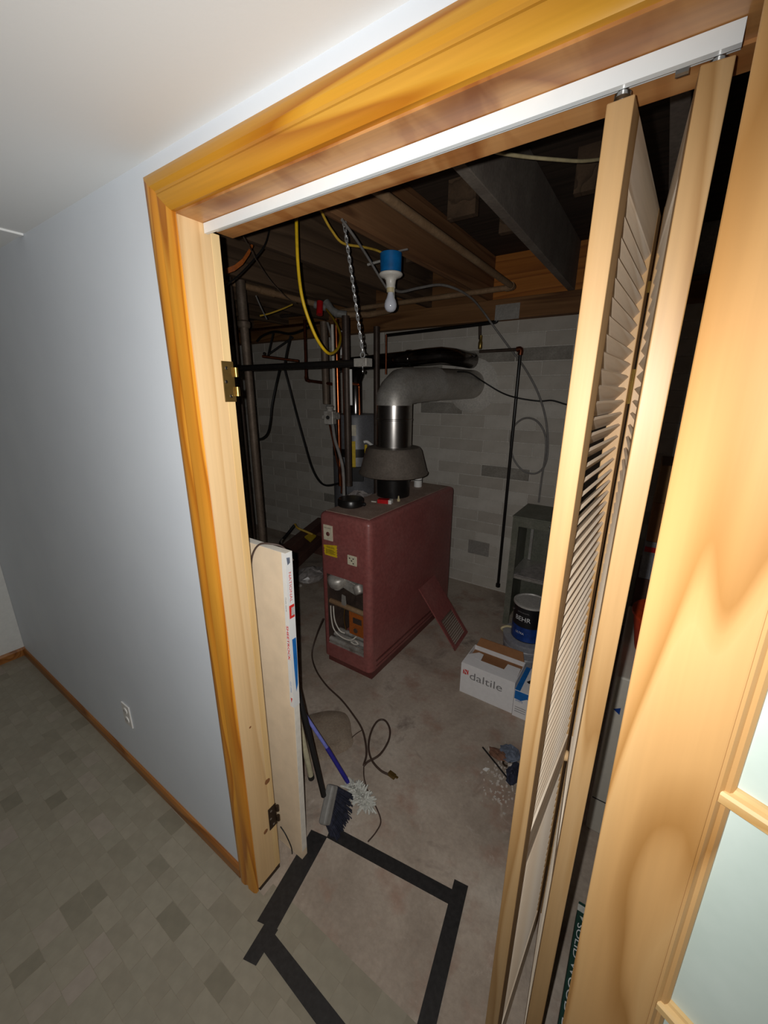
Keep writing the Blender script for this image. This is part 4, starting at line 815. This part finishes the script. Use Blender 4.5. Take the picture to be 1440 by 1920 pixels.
part('front_frame', MB().box((CX0 + 0.0125, CY0, 0.0), (CX0 + 0.045, CY0 + 0.012, CZ - 0.011)).box((CX1 - 0.045, CY0, 0.0), (CX1 - 0.0125, CY0 + 0.012, CZ - 0.011)).box((CX0 + 0.0455, CY0, CZ - 0.075), (CX1 - 0.0455, CY0 + 0.012, CZ - 0.011)), 'cabinet', cb)
part('shelf', MB().box((CX0 + 0.013, CY0 + 0.0125, 0.395), (CX1 - 0.013, CY1 - 0.0105, 0.415)), 'galv', cb)
part('post', MB().box((CX0 + 0.05, CY1 - 0.035, 0.42), (CX0 + 0.07, CY1 - 0.011, 0.80)), 'galv', cb)
part('bolt', MB().lathe((0.40, CY0 - 0.0005, CZ - 0.04), [(0.006, 0), (0.006, 0.004), (0.002, 0.006)], (0, -1, 0), 10), 'steel', cb)
single('shelf_paper', MB().prism([(0.19, 2.225, 0.4155), (0.62, 2.225, 0.4155), (0.62, 2.52, 0.4155), (0.30, 2.54, 0.4155), (0.25, 2.44, 0.4155)], (0, 0, 0.004)), 'bag', 'grey board sheet lying on the cabinet shelf', 'board')
single('wall_patch', MB().box((-0.36, BW - 0.009, 0.305), (-0.165, BW - 0.0045, 0.435)), 'galv', 'square grey cover plate low on the wall behind the boiler', 'plate', bevel=0.002)

# ------------------------------------------------------------------ left: drywall board, brooms, timbers
dwx = 0.053
db = thing('drywall_board', 'narrow upright drywall board with printed white end tape by the jamb', 'board', (0.0, 0.165, 0))
yb, yt = 0.158, 0.178; zt = 1.2483; tilt = -0.00005
def dwp(x, z, d): return Vector((x + tilt * z, yb + (yt - yb) * z / zt + d, z))
TH = 0.026
part('face_board', MB().rings([[dwp(-0.16, 0.002, 0), dwp(dwx - 0.001, 0.002, 0), dwp(dwx - 0.001, 0.002, TH), dwp(-0.16, 0.002, TH)], [dwp(-0.16, zt, 0), dwp(dwx - 0.001, zt, 0), dwp(dwx - 0.001, zt, TH), dwp(-0.16, zt, TH)]]), 'gyp', db)
part('edge', MB().rings([[dwp(dwx - 0.0009, 0.04, 0.002), dwp(dwx, 0.04, 0.002), dwp(dwx, 0.04, TH - 0.001), dwp(dwx - 0.0009, 0.04, TH - 0.001)], [dwp(dwx - 0.0009, zt - 0.001, 0.002), dwp(dwx, zt - 0.001, 0.002), dwp(dwx, zt - 0.001, TH - 0.001), dwp(dwx - 0.0009, zt - 0.001, TH - 0.001)]]), 'gypw', db)
tb = 0.70
tp = part('end_tape', MB().rings([[dwp(dwx - 0.016, z, -0.0006), dwp(dwx - 0.016, z, -0.0001), dwp(dwx + 0.0002, z, -0.0001), dwp(dwx + 0.0002, z, TH), dwp(dwx + 0.0009, z, TH), dwp(dwx + 0.0009, z, -0.0006)] for z in (tb, zt + 0.0005)]), 'tapew', db)
part('top_tape', MB().rings([[dwp(x, zt + 0.0002, 0.0), dwp(x, zt + 0.0002, TH), dwp(x, zt + 0.001, TH), dwp(x, zt + 0.001, 0.0)] for x in (-0.16, dwx + 0.0005)]), 'gypw', db)
ex = dwx + 0.0010
zdir = (Vector(dwp(0, 1, 0)) - Vector(dwp(0, 0, 0))).normalized()
def edge_quad(name, poly, mat):
    return part(name, MB().prism([dwp(ex, z, d) for d, z in poly], (0.0003, 0, 0)), mat, tp)
edge_quad('red_mark', [(0.003, 1.03), (0.024, 1.03), (0.024, 1.075), (0.003, 1.075)], 'inkr')
edge_quad('red_mark_gap', [(0.010, 1.038), (0.0245, 1.038), (0.0245, 1.066), (0.012, 1.066)], 'tapew')
edge_quad('blue_mark', [(0.008, 0.955), (0.024, 0.955), (0.025, 0.86), (0.022, 0.78), (0.014, 0.755), (0.010, 0.85)], 'inkb')
edge_quad('blue_mark', [(0.003, 1.235), (0.016, 1.232), (0.016, 1.215), (0.006, 1.21)], 'rag')
text('lettering', 'NATIONAL', 'inkr', tp, dwp(ex + 0.0002, 1.185, 0.008), -zdir, (0, 1, 0), 0.010, 0.100)
text('lettering', 'SHEETROCK', 'inkr', tp, dwp(dwx - 0.012, 1.005, -0.0009), -zdir, (1, 0, 0), 0.0095, 0.125, bold=0.02)
text('lettering', 'THIS SIDE', 'inkg', tp, dwp(dwx - 0.010, 1.105, -0.0009), -zdir, (1, 0, 0), 0.005, 0.05)
text('lettering', 'CUT HERE', 'inkb', tp, dwp(dwx - 0.009, 0.800, -0.0009), -zdir, (1, 0, 0), 0.005, 0.042)
part('corner_arrow', MB().prism([dwp(dwx - 0.011, 0.735, -0.0008), dwp(dwx - 0.004, 0.735, -0.0008), dwp(dwx - 0.009, 0.715, -0.0008)], (0, -0.0002, 0)), 'inkr', tp)
cable('loose_cable', [dwp(-0.10, zt - 0.10, -0.012), dwp(-0.085, zt - 0.035, -0.012), dwp(-0.06, zt + 0.004, -0.004), dwp(-0.03, zt + 0.010, 0.012), dwp(0.0, zt - 0.004, 0.04), dwp(0.02, zt - 0.05, 0.06)], 0.003, 'browncord', 'brown cord draped over the top of the drywall board')
cable('black_wire', [(-0.0535, 0.1530, 0.0940), (-0.0273, 0.1500, 0.0850), (-0.0064, 0.1500, 0.0573), (0.0055, 0.1500, 0.0277), (0.0025, 0.1520, -0.0179)], 0.0022, 'black', 'thin black wire hanging from the low hinge down to the floor', 'wire')

br = thing('push_broom', 'black handled broom with navy bristles standing behind the drywall board', 'broom', (0.05, 0.40, 0))
p1 = Vector([(0.0373, 0.3026, 0.1600)][0]); p2 = Vector([(-0.0980, 0.3000, 0.7350)][0])
part('handle', MB().tube([p1, p1 + (p2 - p1) * 1.25], 0.0105, 12), 'black', br, smooth=40)
bc = Vector([(0.0603, 0.3039, 0.1300)][0]); a_ = Vector([(0.0237, 0.3667, 0.1700)][0]); b_ = Vector([(0.0588, 0.2717, 0.0850)][0])
ax = (a_ - b_).normalized(); fwd = (Vector([(0.1015, 0.2892, 0.0000)][0]) - bc); fwd = (fwd - ax * fwd.dot(ax)).normalized(); sd_ = ax.cross(fwd)
part('block', MB().obox(bc, (ax, sd_, fwd), ((a_ - b_).length / 2, 0.018, 0.020)), 'greyplast', br, bevel=0.008)
bm_ = MB(); r2 = random.Random(3)
for i in range(240):
    s_ = r2.uniform(-1, 1); q = bc + ax * (s_ * (a_ - b_).length * 0.48) + sd_ * r2.uniform(-0.013, 0.013) + fwd * 0.016
    e_ = q + fwd * (0.130 + r2.uniform(-0.018, 0.012)) + ax * (s_ * 0.034 - 0.055 + r2.uniform(-0.006, 0.006)) + sd_ * r2.uniform(-0.012, 0.012)
    if e_.z < 0.003: e_ = q + (e_ - q) * ((q.z - 0.003) / max(q.z - e_.z, 1e-4))
    bm_.tube([q, e_], [0.003, 0.0022], 5)
part('bristles', bm_, 'bristle', br, stuff=True)
du = thing('dust_mop', 'lilac handled duster with a fluffy grey head on the floor', 'mop', (0.0, 0.5, 0))
h0 = Vector([(0.0400, 0.4659, 0.0450)][0]); h1 = Vector([(-0.0777, 0.4519, 0.2000)][0]); h2 = h1 + (h1 - h0).normalized() * 0.42
h2 = h1 + (Vector([(-0.2211, 0.3936, 0.4616)][0]) - h1)
part('grip', MB().tube([h0, h1], 0.0095, 12), 'navy', du, smooth=40)
part('handle', MB().tube([h1, h2], [0.0075, 0.0085], 12), 'lilac', du, smooth=40)
hx = Vector([(0.1669, 0.4502, 0.0200)][0]); fm = MB(); core = h0 + (h0 - h1).normalized() * 0.0
for i in range(140):
    s_ = i / 139; q = core.lerp(hx, s_ * 0.9); dvv = Vector((r2.gauss(0, 1), r2.gauss(0, 1), r2.gauss(0, 0.8))).normalized()
    rr = 0.050 * (0.75 + 0.4 * r2.random()) * (1.0 if 0.12 < s_ < 0.92 else 0.7); e_ = q + dvv * rr; e_.z = max(0.004, e_.z); q.z = max(q.z, 0.012)
    fm.tube([q, q.lerp(e_, 0.55) + Vector((0, 0, 0.003)), e_], [0.006, 0.0065, 0.003], 5)
part('fluffy_head', fm, 'fluff', du, stuff=True)
part('core', MB().tube([core, core.lerp(hx, 0.85)], 0.007, 8), 'navy', du, smooth=40)
wp = thing('cream_pole', 'cream pole with a dark rubber tip behind the black broom handle', 'pole', (0.0, 0.45, 0))
q0 = Vector([(-0.1545, 0.4191, 0.0180)][0]); q1 = Vector([(-0.1369, 0.3300, 0.5488)][0])
part('shaft', MB().tube([q0, q1], 0.013, 12), 'creampole', wp, smooth=40)
part('tip', MB().tube([q0 + (q0 - q1).normalized() * 0.016, q0 + (q1 - q0).normalized() * 0.008], 0.0145, 12), 'black', wp, smooth=40)
cable('extension_cable', [(-0.6936, 1.1079, 0.3000), (-0.7971, 1.1472, 0.1200), (-0.7949, 1.0909, 0.0060), (-0.6602, 0.9848, 0.0060), (-0.5055, 0.9140, 0.0060), (-0.3547, 0.8740, 0.0060), (-0.2295, 0.8246, 0.0060), (-0.1356, 0.7783, 0.0060), (-0.0690, 0.7218, 0.0060), (-0.0180, 0.6621, 0.0060), (0.0063, 0.6080, 0.0060), (0.0111, 0.6356, 0.0060), (0.0359, 0.6990, 0.0060), (0.0273, 0.7878, 0.0060), (-0.0065, 0.8541, 0.0060), (-0.0613, 0.8901, 0.0060), (-0.0925, 0.8643, 0.0060), (-0.0795, 0.7874, 0.0060), (-0.0367, 0.7053, 0.0060), (0.0214, 0.6521, 0.0070), (0.0865, 0.6302, 0.0080), (0.1300, 0.6325, 0.0090)], 0.0052, 'browncord', 'brown power cord snaking from the boiler and looping on the concrete', k=5)
pg = Vector([(0.1471, 0.6379, 0.0120)][0]); single('brown_plug', MB().obox(pg, ((1, -0.1, 0), (0.1, 1, 0), (0, 0, 1)), (0.018, 0.010, 0.0095)).obox(pg + Vector((0.024, 0.0025, 0)), ((1, -0.1, 0), (0.1, 1, 0), (0, 0, 1)), (0.007, 0.006, 0.002)), 'brassd', 'small brown plug at the end of the power cord', 'plug', bevel=0.003)
cable('brown_wire', [(0.0098, 0.6032, 0.0030), (0.0479, 0.5565, 0.0030), (0.1112, 0.5073, 0.0030), (0.1724, 0.4775, 0.0030), (0.2189, 0.4422, 0.0030), (0.2267, 0.3967, 0.0030), (0.2221, 0.3483, 0.0050)], 0.0028, 'browncord', 'thin brown wire trailing from the cord toward the floor tape', 'wire')
cable('brown_wire', [(-0.1265, 0.7755, 0.0030), (-0.1401, 0.7247, 0.0030), (-0.1434, 0.6548, 0.0030), (-0.1587, 0.5987, 0.0030)], 0.0022, 'browncord', 'thin brown wire lying across the rough round patch', 'wire')
pcx = Vector([(-0.2813, 0.6315, -0.0000)][0])
mbp = MB(); rs = []
for rr, zz in ((1.0, 0.0), (0.96, 0.006), (0.6, 0.010), (0.01, 0.011)):
    rs.append([Vector((pcx.x + rr * (0.155 + 0.012 * math.sin(3 * a + 1) + 0.008 * math.sin(7 * a)) * math.cos(a), pcx.y + rr * (0.17 + 0.012 * math.cos(4 * a)) * math.sin(a), zz)) for a in [k * PI / 18 for k in range(36)]])
single('concrete_patch', mbp.rings(rs), 'patchc', 'rough round concrete patch on the floor behind the brooms', 'patch', smooth=60)
# timbers, strap, plastic
for z, lb, d in ((0.165, 'lower dark timber beam behind the drywall board', 0.0), (0.30, 'upper dark timber beam behind the drywall board', -0.04)):
    a_ = Vector((-1.62 + d, 1.52, z)); b_ = Vector((-2.05 + d, 2.62, z)); dr = (b_ - a_).normalized()
    single('timber_beam', MB().obox((a_ + b_) / 2, (dr, Vector((-dr.y, dr.x, 0)), Zv), ((b_ - a_).length / 2, 0.05, 0.045)), 'timber', lb, 'beam', bevel=0.004)
for lo, hi, lb in (((-2.06, 2.40, 0), (-1.86, 2.58, 0.119), 'dark wooden block on the floor under the far end of the beams'), ((-1.75, 1.55, 0), (-1.56, 1.66, 0.119), 'dark wooden block on the floor under the near end of the beams'), ((-2.05, 2.42, 0.211), (-1.9, 2.56, 0.2545), 'dark spacer block between the two beams at the far end'), ((-1.74, 1.56, 0.211), (-1.6, 1.65, 0.2545), 'dark spacer block between the two beams at the near end')):
    single('timber_block', MB().box(lo, hi), 'timber', lb, 'block', bevel=0.003)
ys = thing('yellow_strap', 'yellow strap with a square tag lying over the timber beams', 'strap', [(-1.7098, 2.0655, 0.3700)][0])
part('band', MB().tube([(-1.9067, 2.0372, 0.4600), (-1.8461, 2.0126, 0.4400), (-1.7820, 2.0472, 0.4100), (-1.7178, 2.0818, 0.3800)], 0.011, 8, smooth=3), 'yellowd', ys, smooth=50)
tq = [Vector(p) for p in [(-1.7568, 2.0111, 0.3600), (-1.7856, 2.1210, 0.3600), (-1.6849, 2.0979, 0.3600), (-1.6194, 1.9495, 0.3600)]]
part('tag', MB().prism(tq, (0, 0, 0.012)), 'labely', ys)
tw = thing('bolt_cutter', 'dark handled tool with a shiny end leaning over the timber beams', 'tool', [(-1.8500, 1.8053, 0.3600)][0])
part('arm', MB().tube([(-1.8867, 2.0109, 0.4600), (-1.8929, 1.9285, 0.4000), (-1.8642, 1.8322, 0.3700)], 0.014, 8, smooth=3), 'black', tw, smooth=50)
part('jaw', MB().tube([(-1.8778, 1.8578, 0.3700), (-1.8370, 1.7806, 0.3600), (-1.7935, 1.7602, 0.3550)], 0.017, 8, smooth=2), 'steel', tw, smooth=50)
bgc = Vector([(-1.5926, 1.9085, 0.0500)][0])
def crumple(c, rx, ry, rz, seed, n=14, m=10):
    r3 = random.Random(seed); rs = []
    for i in range(m + 1):
        th_ = PI * i / m; rs.append([Vector((c.x + rx * math.sin(th_) * math.cos(2 * PI * k / n) * (1 + r3.uniform(-0.25, 0.25)), c.y + ry * math.sin(th_) * math.sin(2 * PI * k / n) * (1 + r3.uniform(-0.25, 0.25)), max(0.001, c.z + rz * math.cos(th_) * (1 + r3.uniform(-0.3, 0.3))))) for k in range(n)])
    return MB().rings(rs)
single('plastic_bag', crumple(bgc, 0.13, 0.14, 0.06, 5), 'bag', 'crumpled clear plastic bag on the floor left of the boiler', 'bag')
single('white_scrap', crumple(Vector([(-1.5728, 1.7473, 0.0120)][0]), 0.02, 0.02, 0.012, 9, 8, 6), 'debris', 'small white scrap beside the crumpled plastic bag', 'scrap')
single('crumpled_wrap', crumple(Vector((-0.93, 1.80, 0.90)), 0.13, 0.13, 0.07, 6), 'bag', 'crumpled pale plastic wrap piled behind the boiler', 'wrap')
single('wrap_crate', MB().box((-1.06, 1.65, 0), (-0.80, 1.95, 0.845)), 'inside', 'dark crate behind the boiler under the pale wrap', 'crate', bevel=0.004)

# floor tape outline
def tape(pts, z0, z1, label):
    single('floor_tape', MB().prism([Vector((x, y, z0)) for x, y in pts], (0, 0, z1 - z0)), 'tapebl', label, 'tape', group=None)
tape([(0.004, 0.256), (0.076, 0.272), (0.132, -0.040), (0.060, -0.060)], 0.0021, 0.0030, 'wide black floor tape strip running from the drywall board to the tiles')
tape([(0.086, -0.048), (0.136, -0.036), (0.146, -0.134), (0.100, -0.147)], 0.0031, 0.0036, 'short black tape tail sticking out on the tiles at left')
tape([(0.126, -0.098), (0.134, -0.050), (0.445, -0.070), (0.62, -0.082), (0.62, -0.128), (0.385, -0.117)], 0.0037, 0.0042, 'black floor tape strip nearest the camera across the tiles')
tape([(0.060, 0.318), (0.075, 0.270), (0.585, 0.348), (0.585, 0.396)], 0.0001, 0.0008, 'worn black tape strip farthest back on the concrete')
tape([(0.558, 0.424), (0.608, 0.432), (0.690, -0.10), (0.640, -0.10)], 0.0043, 0.0049, 'black floor tape strip at right leading to the bifold door')
# debris by the bifold
dz = lambda x, y, z=0.0: None
single('thin_stick', MB().tube([(0.4366, 1.0277, 0.0040), (0.5370, 0.9642, 0.0060), (0.6245, 0.9098, 0.0060)], 0.004, 8), 'black', 'thin black stick lying in the debris beside the bifold door', 'stick')
single('brown_scrap', crumple(Vector([(0.5177, 1.0280, 0.0100)][0]), 0.05, 0.03, 0.012, 11), 'ragb', 'brown scrap of cloth in the debris pile', 'cloth')
single('grey_rag', crumple(Vector([(0.5591, 1.0637, 0.0100)][0]), 0.05, 0.05, 0.014, 12), 'rag', 'blue grey rag in the debris by the bifold door', 'cloth')
single('blue_rag', crumple(Vector([(0.6099, 0.9641, 0.0120)][0]), 0.03, 0.06, 0.016, 13), 'bristle', 'dark blue cloth end beside the bifold door foot', 'cloth')
single('white_lump', crumple(Vector([(0.5855, 0.9945, 0.0120)][0]), 0.014, 0.014, 0.012, 14, 8, 6), 'debris', 'round white lump in the debris pile', 'scrap')
single('brown_hose_ring', MB().tube([Vector([(0.5652, 1.0042, 0.0060)][0]) + Vector((0.017 * math.cos(a), 0.017 * math.sin(a), 0)) for a in [k * PI / 6 for k in range(12)]], 0.005, 6, closed=True), 'bronze', 'small brown ring in the debris pile', 'ring')
single('paper_shard', MB().prism([Vector(p) for p in [(0.4811, 0.9107, 0.0010), (0.4997, 0.9100, 0.0010), (0.5073, 0.9320, 0.0010), (0.4885, 0.9260, 0.0010)]], (0, 0, 0.004)), 'white', 'bright white paper shard on the bare concrete', 'scrap')
dm = MB(); r4 = random.Random(21); o0 = Vector([(0.5793, 0.9228, 0.0000)][0])
for i in range(150):
    c = o0 + Vector((r4.gauss(0, 0.045), r4.gauss(0, 0.07), 0)); s_ = r4.uniform(0.002, 0.0055); a = r4.random() * 3
    dm.obox(c + Vector((0, 0, s_ * 0.5 + 0.0005)), ((math.cos(a), math.sin(a), 0.1), (-math.sin(a), math.cos(a), 0), (0, 0, 1)), (s_, s_ * 0.7, s_ * 0.45))
single('debris_bits', dm, 'debris', 'scattered pale crumbs of debris beside the bifold door', 'debris', stuff=True)

# ------------------------------------------------------------------ things seen through the gap right of the bifold
bxg = thing('door_carton', 'long dark green door carton with white lettering on the floor', 'box', (1.05, 0.25, 0))
part('carton', MB().box((0.944, -0.02, 0.003), (1.30, 0.555, 0.085)) if False else MB().box((0.944, 0.10, 0.0), (1.30, 0.555, 0.085)), 'green', bxg, bevel=0.002)
text('lettering', 'SOLID WOOD BIFOLD', 'inkw', bxg, (0.951, 0.49, 0.0851), (0, -1, 0), (1, 0, 0), 0.017, 0.36)
part('end_tape', MB().box((0.9435, 0.525, 0.0852), (1.3, 0.545, 0.0858)), 'fluff', bxg)
part('emblem', MB().prism([(0.953, 0.512, 0.0852), (0.975, 0.512, 0.0852), (0.965, 0.498, 0.0852)], (0, 0, 0.0006)), 'fluff', bxg)
ap = thing('grey_appliance', 'pale grey metal appliance with a triangle mark beyond the folded door', 'appliance', (1.25, 1.2, 0))
part('body', MB().box((0.925, 0.90, 0.0), (1.5, 1.5, 0.74)), 'applw', ap, bevel=0.006)
part('panel_joint', MB().box((0.9275, 0.8985, 0.165), (1.495, 0.9005, 0.169)), 'ink', ap)
part('triangle_mark', MB().prism([(0.936, 0.8985, 0.60), (0.958, 0.8985, 0.615), (0.958, 0.8985, 0.585)], (0, 0.0012, 0)), 'canblu', ap)
ob_ = thing('orange_tub', 'orange plastic tub on top of the pale grey appliance', 'tub', (1.09, 1.15, 0.7405))
part('shell', MB().lathe(W[ob_], [(0.12, 0), (0.125, 0.004), (0.15, 0.15), (0.156, 0.152), (0.156, 0.162), (0.14, 0.164), (0.001, 0.12)], n=28), 'orangep', ob_, smooth=40)
for z, h, mt, lb, hh in ((0.0, 0.36, 'cardb', 'lowest cardboard box of the stack behind the orange tub', 0), (0.361, 0.35, 'timber', 'dark brown box second in the stack behind the orange tub', 0), (0.712, 0.22, 'bucket', 'grey box with a red stripe in the tall stack', 1), (0.933, 0.22, 'kraft', 'kraft box above the grey striped box in the stack', 0), (1.154, 0.2, 'cardb', 'topmost cardboard box of the stack', 0)):
    o = single('stacked_box', MB().box((0.945 + 0.003 * (z > 0.7), 1.95, z), (1.40, 2.35, z + h)), mt, lb, 'box', bevel=0.004)
    if hh: part('red_stripe', MB().box((0.95, 1.9488, z + 0.16), (1.395, 1.9497, z + 0.19)), 'red', o)

# repeats share a group phrase
GROUPS = {'floor_tape': 'black tape strips on the floor', 'timber_beam': 'dark timber beams behind the drywall board', 'timber_block': 'wooden blocks under the timber beams', 'stacked_box': 'boxes stacked behind the orange tub', 'butt_hinge': 'hinges on the left jamb', 'yellow_cable': 'yellow cables under the joists', 'black_cable': 'black cables in the basement', 'grey_cable': 'grey cables in the basement', 'iron_pipe': 'iron riser pipes behind the boiler', 'copper_pipe': 'copper riser pipes behind the boiler', 'white_pipe': 'white pipes behind the boiler', 'copper_branch_pipe': 'copper branch pipes on the left', 'iron_branch_pipe': 'level pipes below the sill', 'thin_wire': 'thin wires at the upper left', 'brown_wire': 'thin brown wires on the floor'}
for o in COL.objects:
    k = o.name.split('.')[0]
    if o.parent is None and k in GROUPS: o['group'] = GROUPS[k]
